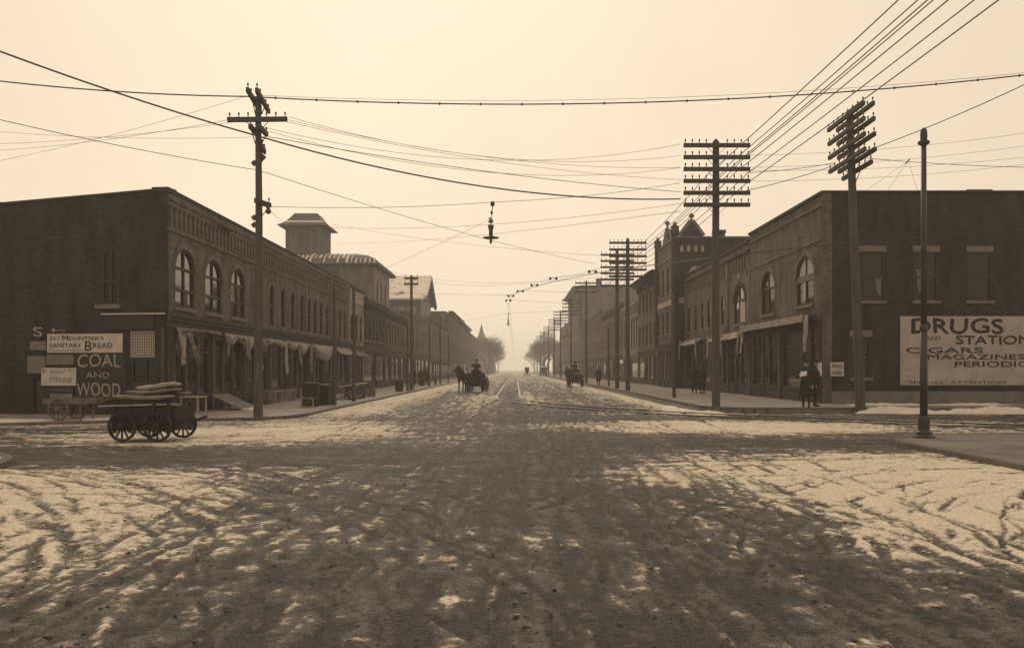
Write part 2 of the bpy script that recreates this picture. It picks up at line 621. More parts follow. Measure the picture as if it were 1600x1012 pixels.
def tracks(X, Y, nm=70, nc=40, na=150, k=1.0):
    """wheel, runner and hoof marks pressed into the snow: 0..1"""
    d = np.zeros_like(X)
    X = X + .34 * (fbm(X * .8, Y * .8, 52, 3) - .5)
    Y = Y + .34 * (fbm(X * .8, Y * .8, 56, 3) - .5)

    def press(dist, w, a, along):
        nonlocal d
        br = .42 + .45 * np.sin(along * 2.9 + a * 91) + .4 * np.sin(along * 1.13 + a * 37) + .25 * np.sin(along * 7.1 + a * 57)
        if int(a * 1000) % 4 == 0: br = .55 + .45 * br
        d = np.maximum(d, a * np.clip(br, 0, 1) * np.exp(-(dist / (w * .75 * k)) ** 2))

    for i in range(nm):
        x0 = rt.normal(-0.2, 2.3); sl = rt.normal(0, .045); ph = rt.rand() * 9
        f = x0 + sl * (Y - 15) + .25 * np.sin(Y * .16 + ph)
        for g in ((0, 1.42) if i % 2 else (0,)):
            press(np.abs(X - f - g), .045 + .05 * rt.rand(), .35 + .5 * rt.rand(), Y + i * 13)
    for i in range(nc):
        y0 = rt.choice([rt.normal(18.5, 2.2), rt.normal(22.5, 3.2), rt.normal(15, 2.5)]); sl = rt.normal(0.05, .07); ph = rt.rand() * 9
        f = y0 + sl * X + .3 * np.sin(X * .2 + ph)
        for g in ((0, 1.42) if i % 2 else (0,)):
            press(np.abs(Y - f - g), .06 + .06 * rt.rand(), .35 + .5 * rt.rand(), X + i * 17)
    for i in range(na):
        c = [(13, 5), (-13, 4), (13.5, 31), (-13.5, 30), (16, 2), (-15, 1)][i % 6]
        cx, cy = c[0] + rt.normal(0, 1.6), c[1] + rt.normal(0, 1.6)
        r = rt.uniform(6.5, 15)
        q = np.sqrt((X - cx) ** 2 + (Y - cy) ** 2)
        ang = np.arctan2(Y - cy, X - cx)
        for g in ((0, 1.42) if i % 2 else (0,)):
            press(np.abs(q - r - g), .030 + .045 * rt.rand(), .4 + .6 * rt.rand(), ang * r + i * 11)
    return d


def road_material():
    m = bpy.data.materials.new('snowy_road')
    m.use_nodes = True
    n, l = m.node_tree.nodes, m.node_tree.links
    b = n['Principled BSDF']
    b.inputs['Specular IOR Level'].default_value = 0.15
    at = n.new('ShaderNodeAttribute'); at.attribute_name = 'snow'
    tc = n.new('ShaderNodeTexCoord')
    nz = n.new('ShaderNodeTexNoise'); nz.inputs['Scale'].default_value = 11; nz.inputs['Detail'].default_value = 8
    nz.inputs['Roughness'].default_value = 0.7
    l.new(tc.outputs['Object'], nz.inputs['Vector'])
    n2 = n.new('ShaderNodeTexNoise'); n2.inputs['Scale'].default_value = 1.4; n2.inputs['Detail'].default_value = 5
    l.new(tc.outputs['Object'], n2.inputs['Vector'])
    a1 = n.new('ShaderNodeMath'); a1.operation = 'MULTIPLY_ADD'; a1.inputs[1].default_value = 1.0
    l.new(nz.outputs[0], a1.inputs[0]); l.new(at.outputs['Fac'], a1.inputs[2])
    rp = n.new('ShaderNodeValToRGB')
    e = rp.color_ramp.elements
    e[0].position = 0.80; e[0].color = (0, 0, 0, 1)
    e[1].position = 1.42; e[1].color = (1, 1, 1, 1)
    l.new(a1.outputs[0], rp.inputs[0])
    dirt = n.new('ShaderNodeValToRGB')
    dirt.color_ramp.elements[0].position = 0.42; dirt.color_ramp.elements[0].color = tint(0.042)
    dirt.color_ramp.elements[1].position = 0.76; dirt.color_ramp.elements[1].color = tint(0.145)
    fr = n.new('ShaderNodeMath'); fr.operation = 'MULTIPLY_ADD'; fr.inputs[1].default_value = 0.35
    l.new(n2.outputs[0], fr.inputs[0])
    f2 = n.new('ShaderNodeMath'); f2.operation = 'MULTIPLY'; f2.inputs[1].default_value = 0.55
    l.new(a1.outputs[0], f2.inputs[0]); l.new(f2.outputs[0], fr.inputs[2])
    l.new(fr.outputs[0], dirt.inputs[0])
    mx = n.new('ShaderNodeMix'); mx.data_type = 'RGBA'
    n5 = n.new('ShaderNodeTexNoise'); n5.inputs['Scale'].default_value = 55; n5.inputs['Detail'].default_value = 3
    l.new(tc.outputs['Object'], n5.inputs['Vector'])
    g5 = n.new('ShaderNodeMapRange'); g5.inputs['From Min'].default_value = 0.33; g5.inputs['From Max'].default_value = 0.67
    g5.inputs['To Min'].default_value = 0.5; g5.inputs['To Max'].default_value = 1.6
    l.new(n5.outputs[0], g5.inputs['Value'])
    gm = n.new('ShaderNodeMix'); gm.data_type = 'RGBA'; gm.blend_type = 'MULTIPLY'; gm.inputs[0].default_value = 1
    l.new(dirt.outputs[0], gm.inputs[6]); l.new(g5.outputs[0], gm.inputs[7])
    l.new(rp.outputs[0], mx.inputs[0]); l.new(gm.outputs[2], mx.inputs[6])
    n4 = n.new('ShaderNodeTexNoise'); n4.inputs['Scale'].default_value = 26; n4.inputs['Detail'].default_value = 6
    n4.inputs['Roughness'].default_value = 0.7
    l.new(tc.outputs['Object'], n4.inputs['Vector'])
    sn = n.new('ShaderNodeValToRGB')                       # trodden snow, gritty with road dirt
    sn.color_ramp.elements[0].position = 0.34; sn.color_ramp.elements[0].color = (0.40, 0.352, 0.287, 1)
    sn.color_ramp.elements[1].position = 0.62; sn.color_ramp.elements[1].color = (0.76, 0.678, 0.552, 1)
    l.new(n4.outputs[0], sn.inputs[0]); l.new(sn.outputs[0], mx.inputs[7])
    l.new(mx.outputs[2], b.inputs['Base Color'])
    ro = n.new('ShaderNodeMapRange'); ro.inputs['To Min'].default_value = 0.8; ro.inputs['To Max'].default_value = 0.9
    l.new(rp.outputs[0], ro.inputs['Value']); l.new(ro.outputs[0], b.inputs['Roughness'])
    n3 = n.new('ShaderNodeTexNoise'); n3.inputs['Scale'].default_value = 22; n3.inputs['Detail'].default_value = 5
    l.new(tc.outputs['Object'], n3.inputs['Vector'])
    hs = n.new('ShaderNodeMath'); hs.operation = 'ADD'
    l.new(n3.outputs[0], hs.inputs[0]); l.new(rp.outputs[0], hs.inputs[1])
    bp = n.new('ShaderNodeBump'); bp.inputs['Strength'].default_value = 0.7; bp.inputs['Distance'].default_value = 0.03
    l.new(hs.outputs[0], bp.inputs['Height']); l.new(bp.outputs[0], b.inputs['Normal'])
    return m


ROADM = road_material()


def road_sheet(name, xs, ys, zoff, edge=None):
    X, Y = np.meshgrid(xs.astype(np.float32), ys.astype(np.float32))
    s = snow_field(X, Y)
    t = tracks(X, Y)
    s = 0.33 + 0.34 * np.tanh((s - 0.33) / 0.34)
    s = s - 0.60 * t
    # thin lines of snow left standing between the ruts
    s = s + 0.33 * tracks(X, Y, 46, 26, 84, .62) * (1 - t)
    z = zoff + 0.030 * np.clip(s, 0, 1) - 0.030 * t + 0.02 * (fbm(X * 2.2, Y * 2.2, 61, 3) - .5) + 0.016 * (fbm(X * 8, Y * 8, 67, 2) - .5)
    nx, ny = len(xs), len(ys)
    co = np.stack([X, Y, z], -1).reshape(-1, 3)
    me = bpy.data.meshes.new(name)
    me.vertices.add(nx * ny)
    me.vertices.foreach_set('co', co.astype(np.float32).reshape(-1))
    i = np.arange((ny - 1) * (nx - 1)); r, c = i // (nx - 1), i % (nx - 1)
    a = r * nx + c
    q = np.stack([a, a + 1, a + nx + 1, a + nx], 1).astype(np.int32)
    nf = len(q)
    me.loops.add(nf * 4); me.loops.foreach_set('vertex_index', q.reshape(-1))
    me.polygons.add(nf)
    me.polygons.foreach_set('loop_start', np.arange(0, nf * 4, 4, dtype=np.int32))
    me.polygons.foreach_set('loop_total', np.full(nf, 4, dtype=np.int32))
    me.polygons.foreach_set('use_smooth', [True] * nf)
    me.update(calc_edges=True)
    at = me.attributes.new('snow', 'FLOAT', 'POINT')
    at.data.foreach_set('value', s.astype(np.float32).reshape(-1))
    me.materials.append(ROADM)
    o = link(name, me)
    o['kind'] = 'structure'
    return o


g = MB().add([(-1400, -150, -.08), (1400, -150, -.08), (1400, 2800, -.08), (-1400, 2800, -.08)], [(0, 1, 2, 3)])
tag(g.build('ground', mat('winter_ground', 0.35, 0.9, 0.5, 0.08)), kind='structure')
ys = 2.5 * np.exp(np.arange(0, 432) * 0.006)
ys = ys[ys < 33.0]; ys[-1] = 33.0
road_sheet('road', np.arange(-21, 21.01, 0.040), ys, 0.0)
ysf = 32.95 * np.exp(np.arange(0, 330) * 0.008)
ysf = ysf[ysf < 440]
road_sheet('road', np.arange(-8.2, 8.21, 0.11), ysf, 0.004)


def arc_pts(cx, cy, r, a0, a1, n=10):
    return [(cx + r * math.cos(R(a0 + (a1 - a0) * k / n)), cy + r * math.sin(R(a0 + (a1 - a0) * k / n))) for k in range(n + 1)]


def slab(name, poly, z, kerb_idx, m=WALK, kz=0.0, kw=0.16):
    """sidewalk slab of outline poly with a kerb strip along poly[kerb_idx[0]:kerb_idx[1]]"""
    o = MB().prism_xy(poly, -0.1, z).build(name, m)
    tag(o, kind='structure')
    pts = poly[kerb_idx[0]:kerb_idx[1]]
    acc = 0
    for (ax, ay), (bx, by) in zip(pts, pts[1:]):
        L = math.hypot(bx - ax, by - ay)
        k = max(1, min(40, int(L / 2.4)))
        dx, dy = (bx - ax) / L, (by - ay) / L
        for i in range(k):
            s0, s1 = L * i / k + 0.006, L * (i + 1) / k - 0.006
            # kerb stones stand proud outwards (to the right-hand side of the walk direction)
            nx, ny = dy, -dx
            j = rnd.uniform(-.006, .008)
            q = [(ax + dx * s0 - nx * .02, ay + dy * s0 - ny * .02), (ax + dx * s1 - nx * .02, ay + dy * s1 - ny * .02),
                 (ax + dx * s1 + nx * kw, ay + dy * s1 + ny * kw), (ax + dx * s0 + nx * kw, ay + dy * s0 + ny * kw)]
            MB().prism_xy(q, -0.1, z + 0.006 + kz + j).build('kerb_stone', KERB, o)
    return o


# far left block: walking order keeps the road on the right-hand side
ZL, ZR = 0.10, 0.22
pl = [(-7.7, 430), (-7.7, 34)] + arc_pts(-10.5, 30.2, 2.8, 0, -80, 8) + [(-14.4, 25.3), (-24, 21.0), (-26, 30), (-26, 430)]
slab('sidewalk', pl[::-1], ZL, (2, len(pl)))
pr = [(7.7, 430), (7.7, 36)] + arc_pts(9.7, 34.4, 2.0, 180, 270, 8) + [(28, 32.4), (28, 430)]
sr = slab('sidewalk', pr, ZR, (0, len(pr) - 1))
# lower step of the double kerb on the right
for (ax, ay), (bx, by) in zip(pr[:-2], pr[1:-1]):
    L = math.hypot(bx - ax, by - ay); dx, dy = (bx - ax) / L, (by - ay) / L; nx, ny = -dy, dx
    k = max(1, min(30, int(L / 3)))
    for i in range(k):
        s0, s1 = L * i / k + .01, L * (i + 1) / k - .01
        q = [(ax + dx * s0 + nx * a, ay + dy * s0 + ny * a) for a in (-.16, -.55)] + [(ax + dx * s1 + nx * a, ay + dy * s1 + ny * a) for a in (-.55, -.16)]
        MB().prism_xy(q, -.1, .10 + rnd.uniform(-.01, .01)).build('gutter_stone', KERB, sr)
pnr = [(28, 20.7), (12.0, 20.7)] + arc_pts(11.4, 17.9, 2.8, 95, 180, 8) + [(8.6, 2.2), (28, 2.2)]
slab('sidewalk', pnr, 0.10, (0, len(pnr) - 1), m=mat('muddy_sidewalk', 0.15, 0.9, 0.45, 0.7, 0.5, 14))
pnl = [(-8.8, 2.2), (-8.8, 13.5)] + arc_pts(-12.0, 13.4, 3.2, 0, 90, 8) + [(-28, 17.2), (-28, 2.2)]
slab('sidewalk', pnl, 0.10, (0, len(pnl) - 1), m=mat('snowy_sidewalk', 0.5, 0.9, 0.4, 0.6, 0.4, 18))


# street railway: straight up the main street, curving right into the cross street
def rail(off, name_label):
    R0 = 29.0
    pts = [(-0.42 + off, y) for y in (425, 300, 200, 120, 90, 70, 58, 50.5)]
    cx, cy = -0.42 + R0, 50.0
    for k in range(1, 31):
        a = math.pi + math.pi / 2 * k / 30
        r = R0 - off
        pts.append((cx + r * math.cos(a), cy + r * math.sin(a)))
    mb = MB()
    vs, fs = [], []
    for i, (x, y) in enumerate(pts):
        q0, q1 = pts[max(i - 1, 0)], pts[min(i + 1, len(pts) - 1)]
        dx, dy = q1[0] - q0[0], q1[1] - q0[1]; L = math.hypot(dx, dy); nx, ny = -dy / L, dx / L
        for a, z in ((-.05, -.05), (-.05, .048), (.05, .048), (.05, -.05)):
            vs.append((x + nx * a, y + ny * a, z))
    for i in range(len(pts) - 1):
        for k in range(3):
            a = i * 4 + k
            fs.append((a, a + 1, a + 5, a + 4))
    mb.add(vs, fs)
    return tag(mb.build('tram_rail', RAILM), name_label, 'rail', 'rails of the single street railway track')


rail(-.72, 'left rail of the tram track curving right at the crossing')
rail(.72, 'right rail of the tram track, inner side of the curve')


# frozen clods and lumps of slush kicked up by hooves and wheels: too many to count
def clods(name, label, n, m, smin, smax, seed, want):
    rs = np.random.RandomState(seed)
    Y = 4.5 * np.exp(rs.rand(n * 4) * math.log(30 / 4.5)); X = (rs.rand(n * 4) - .5) * np.minimum(15, Y * 1.35)
    sv = snow_field(X, Y)
    keep = np.where(sv > .5 if want else sv < .75)[0][:n]
    base = np.array([(1, 0, 0), (0, 1, 0), (-1, 0, 0), (0, -1, 0), (0, 0, 1), (.7, .7, .5), (-.7, .7, .5), (-.7, -.7, .5), (.7, -.7, .5)])
    tri = [(0, 5, 8), (0, 1, 5), (1, 6, 5), (1, 2, 6), (2, 7, 6), (2, 3, 7), (3, 8, 7), (3, 0, 8), (5, 6, 4), (6, 7, 4), (7, 8, 4), (8, 5, 4)]
    mb = MB()
    for i in keep:
        sc = smin + (smax - smin) * rs.rand() ** 2.5
        a = rs.rand() * 6.3; c, d = math.cos(a), math.sin(a)
        p = base * (.7 + .6 * rs.rand(9, 1)) * np.array([1.0, .6 + .5 * rs.rand(), .55]) * sc
        q_ = np.stack([p[:, 0] * c - p[:, 1] * d + X[i], p[:, 0] * d + p[:, 1] * c + Y[i], p[:, 2] + .008], 1)
        mb.add([tuple(v) for v in q_], tri)
    return tag(mb.build(name, m), label, 'clods', kind='stuff')


clods('dirt_clods', 'frozen clods of mud strewn over the crossing', 2600, mat('frozen_mud', .075, .95, .4, 12), .008, .026, 3, False)
clods('slush_lumps', 'small lumps of dirty slush strewn over the crossing', 2600, mat('dirty_slush', .5, .9, .3, 12), .008, .03, 4, True)


# snow heaps left along the kerbs
def snow_bank(pts, w, h, label, seed):
    mb = MB(); vs, fs = [], []
    n = 9
    rr = random.Random(seed)
    fine = []
    for (a, b) in zip(pts, pts[1:]):
        k = max(2, int(math.hypot(b[0] - a[0], b[1] - a[1]) / .18))
        fine += [(a[0] + (b[0] - a[0]) * i / k, a[1] + (b[1] - a[1]) * i / k, a[2] if len(a) > 2 else 0) for i in range(k)]
    for i, p in enumerate(fine):
        q0, q1 = fine[max(i - 1, 0)], fine[min(i + 1, len(fine) - 1)]
        dx, dy = q1[0] - q0[0], q1[1] - q0[1]; L = math.hypot(dx, dy) or 1
        nx, ny = -dy / L, dx / L
        env = min(1, i / 5, (len(fine) - 1 - i) / 5) ** .6
        ww = w * (.55 + .7 * abs(math.sin(i * .21 + seed)) + .25 * rr.random()) * (.2 + .8 * env)
        hh = h * (.35 + .8 * abs(math.sin(i * .13 + seed * 2)) + .35 * rr.random()) * env
        for k in range(n):
            t = -1 + 2 * k / (n - 1)
            vs.append((p[0] + nx * t * ww, p[1] + ny * t * ww, p[2] - .02 + hh * (1 - t * t) * (.8 + .4 * rr.random())))
    for i in range(len(fine) - 1):
        for k in range(n - 1):
            a = i * n + k
            fs.append((a, a + 1, a + n + 1, a + n))
    mb.add(vs, fs)
    return tag(mb.build('snow_bank', SNOWM, smooth=True), label, 'snow bank', kind='stuff')


snow_bank([(12.9, 31.6, .05), (15.5, 31.5, .05), (20, 31.4, .05)], .30, .20, 'long bright snow ridge by the right corner kerb', 2)
snow_bank([(13.5, 34.4, ZR), (17, 34.6, ZR), (21, 34.8, ZR)], .35, .08, 'low snow strip on the sidewalk under the drug sign', 5)
snow_bank([(6.9, 38, .02), (6.7, 34.5, .02), (8.2, 31.9, .02)], .30, .09, 'snow strip in the gutter at the right corner', 3)
snow_bank([(-12.6, 27.2, ZL), (-14.6, 26.3, ZL), (-20, 24.0, ZL)], .7, .06, 'snow on the sidewalk below the coal and wood wall', 4)

# ------------------------------------------------------------------ buildings
def left_frame(root, X, Y0):
    return Frame(X, Y0, R(90), root)


def right_frame(root, X, Y1):
    return Frame(X, Y1, R(-90), root)


def body(root, x0, x1, y0, y1, z0, z1, m, roof=True, rm=None):
    """the mass of a building behind its front skin, in world coordinates"""
    q = root.location
    MB().box(x0 - q.x, x1 - q.x, y0 - q.y, y1 - q.y, z0, z1 - 0.35).build('wall', m, root)
    # parapet walls round the roof
    t = .25
    mb = MB()
    mb.box(x0 - q.x, x1 - q.x, y0 - q.y, y0 + t - q.y, z1 - .352, z1)
    mb.box(x0 - q.x, x1 - q.x, y1 - t - q.y, y1 - q.y, z1 - .352, z1)
    mb.box(x0 - q.x, x0 + t - q.x, y0 + t - q.y, y1 - t - q.y, z1 - .352, z1 - .003)
    mb.box(x1 - t - q.x, x1 - q.x, y0 + t - q.y, y1 - t - q.y, z1 - .352, z1 - .003)
    mb.build('parapet', m, root)
    MB().box(x0 + t - q.x, x1 - t - q.x, y0 + t - q.y, y1 - t - q.y, z1 - .36, z1 - .33).build('roof', rm or ROOFTAR, root)


def moulding(F, u0, u1, z, steps, m, name='cornice'):
    """stepped course along the wall; steps of (height, projection) upwards from z"""
    mb = MB(); v = z
    for i, (h, p) in enumerate(steps):
        mb.box(u0 - (p if i else p) * 0, u1, -p, 0.02, v, v + h + (0.001 if i < len(steps) - 1 else 0)); v += h
    return F.part(mb, name, m)


def repeat(F, me, name, us, v, n=0.0):
    for u in us:
        F.put(me, name, u, n, v)


def cloth(F, u0, u1, z, drops, m, out=0.22, name='awning', seed=0, rag=0.06, nn=70, flat=False):
    """canvas bunched under a cornice: drops = [(t, length)] gives its lower edge"""
    rr = random.Random(seed)
    mb = MB(); rows = 9
    vs, fs = [], []
    ph = rr.random() * 6
    for i in range(nn + 1):
        t = i / nn
        for (a, ha), (b, hb) in zip(drops, drops[1:]):
            if a <= t <= b:
                s = (t - a) / max(1e-6, b - a); s = s * s * (3 - 2 * s)
                h = ha + (hb - ha) * s
                break
        h = max(.05, h + rr.uniform(-rag, rag) * .5)
        u = u0 + (u1 - u0) * t
        for k in range(rows + 1):
            q = k / rows
            fold = 0 if flat else (.07 * math.sin(u * 9 + ph + q * 1.5) + .05 * math.sin(u * 23 + ph * 2 + q * 4)) * (.3 + q)
            bulge = out * math.sin(math.pi * min(1, .12 + q * .8)) if not flat else out * q
            vs.append((u + (0 if flat else .03 * math.sin(u * 15 + q * 5)), -(.10 + bulge + fold), z - h * q))
    w = rows + 1
    for i in range(nn):
        for k in range(rows):
            a = i * w + k
            fs.append((a, a + 1, a + w + 1, a + w))
    mb.add(vs, fs)
    o = F.part(mb, name, m, smooth=True)
    sm = o.modifiers.new('thick', 'SOLIDIFY'); sm.thickness = 0.012
    return o


def strip_cloth(F, u, z, length, w, m, seed=0, lean=0.0, out=.3):
    """a hanging tail of canvas"""
    rr = random.Random(seed); vs, fs = [], []
    n = 14; ph = rr.random() * 6
    for i in range(n + 1):
        t = i / n
        for k in range(5):
            s = k / 4
            ww = w * (1 - .55 * t + .12 * math.sin(t * 9 + ph))
            vs.append((u + lean * t + (s - .5) * ww, -(out + .06 * math.sin(s * 7 + ph + t * 3) + .05 * t), z - length * t * (1 - .08 * s)))
    for i in range(n):
        for k in range(4):
            a = i * 5 + k
            fs.append((a, a + 1, a + 6, a + 5))
    o = F.part(MB().add(vs, fs), 'awning', m, smooth=True)
    sm = o.modifiers.new('thick', 'SOLIDIFY'); sm.thickness = 0.012
    return o


def shopfront(F, u0, u1, z0, z1, bays, seed=0, post=TRIM, d=0.12):
    """glazed ground floor: returns the openings; call fill() after the wall panel is built"""
    rr = random.Random(seed)
    ops = []
    k = (u1 - u0) / bays
    for i in range(bays):
        a, b = u0 + k * i + .18, u0 + k * (i + 1) - .18
        dw = min(1.05, (b - a) * .34)
        dp = rr.choice((.5, .5, .3, .7)) if b - a > 2.4 else .75
        c = a + (b - a) * dp
        c0, c1 = max(a, c - dw / 2), min(b, c + dw / 2)
        if c0 - a > .5:
            ops.append(('w', (a, c0 - .12, z0 + .6, z1, 0)))
        ops.append(('d', (c0, c1, z0 + .04, z1, 0)))
        if b - c1 > .5:
            ops.append(('w', (c1 + .12, b, z0 + .6, z1, 0)))
    return ops


def fill_shop(F, ops, z0, d=0.12, seed=0):
    rr = random.Random(seed)
    for t, op in ops:
        u0, u1, v0, v1, _ = op
        if t == 'w':
            window(F, op, d, vb=(), hb=(.74,), fw=.06, sill=False, name='shop_window', frame=rr.choice((TRIM, TRIMD, TRIM)))
            mb = MB().box(u0 + .04, u1 - .04, -.05, -.002, z0 + .06, z0 + .52)
            mb.box(u0 - .02, u1 + .02, -.09, .02, z0 + .54, z0 + .62)
            F.part(mb, 'bulkhead', TRIMD)
        else:
            w, h = u1 - u0, v1 - v0
            mb = MB()
            dh = min(2.15, h - .1)
            for a, b, c, e in ((0, w, 0, .28), (0, w, dh - .1, dh), (0, .1, .28, dh - .1), (w - .1, w, .28, dh - .1), (0.1, w - .1, .9, 1.02)):
                mb.box(a, b, -.06, -.01, c, e)
            o = F.part(mb, 'door', TRIMD, u0, d, v0)
            MB().box(.1, w - .1, -.03, -.02, 1.02, dh - .1).build('pane', GLASS, o)
            MB().box(.1, w - .1, -.04, -.02, .28, .9).build('door_panel', TRIMD, o)
            MB().lathe([(.03, 0), (.03, .05)], 8, (w - .05, -.1, 1.05)).build('handle', IRON, o)
            if h - dh > .15:
                p = MB().box(0.03, w - .03, -.03, -.02, dh + .04, h - .04).build('pane', GLASS, o)


# ---- L1: long two-storey brick block on the left corner
XL = -12.2
YL0, YL1 = 29.2, 61.0
HL = 8.03
l1 = thing('corner_store', 'long dark brick corner block with arched windows and slotted frieze, left of the street', 'building', (XL, YL0, ZL))
l1.location.z = 0
F = left_frame(l1, XL, YL0)
LL = YL1 - YL0
upops, wins = [], []
for yc in (30.75, 33.65, 36.6):
    op = (yc - YL0 - .92, yc - YL0 + .92, 3.95, 6.12, .78)
    upops.append(op); wins.append((op, 'wide'))
for yc in (41.7, 43.7, 45.6, 47.6, 49.25, 50.75, 52.3, 54.0, 56.1, 57.9, 59.6):
    op = (yc - YL0 - .36, yc - YL0 + .36, 3.86, 5.95, .34)
    upops.append(op); wins.append((op, 'narrow'))
shop = shopfront(F, .35, LL - .2, ZL, 2.95, 8, 3)
F.part(wall_panel(LL, 0, HL, upops + [o for _, o in shop]), 'wall', BRICK)
body(l1, XL - 15.0, XL - 0.45, YL0 + 2.2, YL1 - .03, 0, HL - .02, BRICK3)
for op, kd in wins:
    if kd == 'wide':
        window(F, op, vb=(.5,), hb=(.30, .66), fw=.085)
    else:
        window(F, op, vb=(), hb=(.5,), fw=.06)
    # brick arch ring, proud of the wall
    u0, u1, v0, v1, rise = op
    a = (u1 - u0) / 2; c = (u0 + u1) / 2; wd = .22 if kd == 'wide' else .12
    n = 12; vs, fs = [], []
    for k in range(n + 1):
        th = math.pi * k / n
        for ra, ry in ((a + .01, rise + .01), (a + wd, rise + wd)):
            x, z = -ra * math.cos(th), v1 - rise + ry * math.sin(th)
            vs += [(x, -.04, z), (x, .02, z)]
    for k in range(n):
        b = k * 4
        fs += [(b, b + 4, b + 6, b + 2), (b + 2, b + 6, b + 7, b + 3), (b + 1, b, b + 4, b + 5)][:3]
    F.part(MB().add(vs, fs), 'arch_ring', BRICK2, c)
fill_shop(F, shop, ZL, seed=3)
moulding(F, -.03, LL, 7.62, [(.06, .05), (.05, .10), (.06, .05), (.20, .02)], BRICK2, 'cornice')
moulding(F, -.06, LL, HL - .07, [(.05, .06), (.05, .10)], TRIMD, 'coping')
moulding(F, -.03, LL, 6.60, [(.07, .07), (.07, .04)], BRICK2, 'string_course')
br = MB().box(0, .20, -.06, .02, 6.74, 7.40).box(-.02, .22, -.09, .02, 7.40, 7.50).mesh('frieze_bracket', BRICK2)
repeat(F, br, 'frieze_bracket', [.12 + .425 * i for i in range(int((LL - .3) / .425))], 0)
moulding(F, -.03, LL, 7.50, [(.119, .03)], BRICK2, 'frieze_band')
moulding(F, -.05, LL, 3.2, [(.22, .08), (.14, .16), (.06, .24), (.10, .12)], TRIMD, 'storefront_cornice')
for yc in (39.2, 48.45, 55.0):
    F.part(MB().box(-.18, .18, -.07, .02, 3.75, 6.6), 'pilaster', BRICK2, yc - YL0)
for i in range(9):
    F.part(MB().box(-.14, .14, -.10, .02, ZL, 3.2).box(-.18, .18, -.14, .02, ZL, ZL + .35), 'storefront_post', TRIM, .35 - .0 + (LL - .55) * i / 8)
# ragged, bunched canvas awnings
cloth(F, .3, 4.6, 3.22, [(0, .75), (.06, .25), (.25, .18), (.5, .12), (.8, .14), (1, .25)], CANVASD, seed=1)
strip_cloth(F, .45, 3.15, 1.35, .55, CANVAS, 2, .05)
strip_cloth(F, 1.0, 3.05, 1.2, .6, CANVASD, 3, 1.1)
cloth(F, 5.2, 9.6, 3.2, [(0, .2), (.15, .55), (.28, .12), (.45, .3), (.62, .75), (.8, .45), (1, .3)], CANVAS, seed=4)
strip_cloth(F, 9.6, 3.1, 1.5, .6, CANVAS, 5, .1)
cloth(F, 10.8, 13.6, 3.2, [(0, .35), (.5, .22), (1, .4)], CANVAS, seed=6)
strip_cloth(F, 13.9, 3.1, 1.7, .55, CANVAS, 7, .2)
cloth(F, 14.2, 19.0, 3.2, [(0, .18), (.3, .5), (.5, .25), (.75, .7), (1, .2)], CANVAS, seed=8)
strip_cloth(F, 19.4, 3.1, 1.7, .6, CANVASD, 9, -.1)
cloth(F, 19.6, 24.8, 3.2, [(0, .3), (.4, .85), (.75, 1.05), (1, .5)], CANVAS, seed=10, out=.35)
cloth(F, 26.2, 31.4, 3.2, [(0, .45), (.5, .48), (1, .45)], CANVAS, seed=11, flat=True, out=.5, rag=.02)

cloth(F, 9.9, 10.9, 3.2, [(0, .3), (.5, .75), (1, .35)], CANVASD, seed=14)
strip_cloth(F, 5.25, 3.1, .9, .5, CANVASD, 15, -.2)
strip_cloth(F, 7.6, 3.1, 1.1, .7, CANVASD, 16, .5)
strip_cloth(F, 16.8, 3.1, 1.3, .6, CANVASD, 17, .1)
cloth(F, 25.0, 26.2, 3.2, [(0, .5), (.5, .9), (1, .4)], CANVASD, seed=18)

# side wall of the corner block, running back to the left along the cross street
SK = R(-7.5)
LS = 17.0
sx, sy = XL - LS * math.cos(SK), YL0 - LS * math.sin(SK)
FS = Frame(sx, sy, SK, l1)
aw = [FS.hit(158, 385), FS.hit(186, 476)]
archop = (aw[0][0], aw[1][0], aw[1][1], aw[0][1], .4)
lat = [FS.hit(203, 517), FS.hit(253, 558)]
latop = (lat[0][0], lat[1][0], lat[1][1], lat[0][1], 0)
drop_ = [FS.hit(205, 561), FS.hit(250, 601)]
lowop = (drop_[0][0], drop_[1][0], drop_[1][1], drop_[0][1], 0)
dd = [FS.hit(52, 588), FS.hit(76, 640)]
doorop = (dd[0][0], dd[1][0], ZL + .02, dd[0][1], 0)
top = lambda u: HL - .03 - .055 * (LS - u)
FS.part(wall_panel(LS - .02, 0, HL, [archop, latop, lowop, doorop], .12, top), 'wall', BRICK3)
FS.part(MB().add([(0, .3, 0), (LS - .5, .3, 0), (LS - .5, .3, HL - .5), (0, .3, HL - 1.3)], [(0, 1, 2, 3)])
        .add([(0, .3, HL - 1.3), (LS - .5, .3, HL - .5), (LS - .5, 6, HL - .5), (0, 6, HL - 1.3)], [(0, 1, 2, 3)])
        .add([(0, 0, 0), (0, 6, 0), (0, 6, top(0)), (0, 0, top(0))], [(0, 1, 2, 3)]), 'backing_wall', BRICK3)
mb = MB(); mb.add([(0, -.05, top(0)), (LS - .55, -.05, top(LS - .55)), (LS - .55, .3, top(LS - .55)), (0, .3, top(0)),
                   (0, -.05, top(0) + .07), (LS - .55, -.05, top(LS - .55) + .07), (LS - .55, .3, top(LS - .55) + .07), (0, .3, top(0) + .07)],
                  [(0, 3, 2, 1), (4, 5, 6, 7), (0, 1, 5, 4), (1, 2, 6, 5), (2, 3, 7, 6), (3, 0, 4, 7)])
FS.part(mb, 'coping', TRIMD)
FS.part(MB().box(LS - .55, LS + .06, -.08, .5, HL - .1, HL + .06), 'corner_coping', TRIMD)
FS.part(MB().box(LS - .45, LS + .02, -.05, .02, 0, HL - .1), 'corner_pier', BRICK3)
window(FS, archop, vb=(.5,), hb=(.4,), fw=.08, glass=BOARDED)
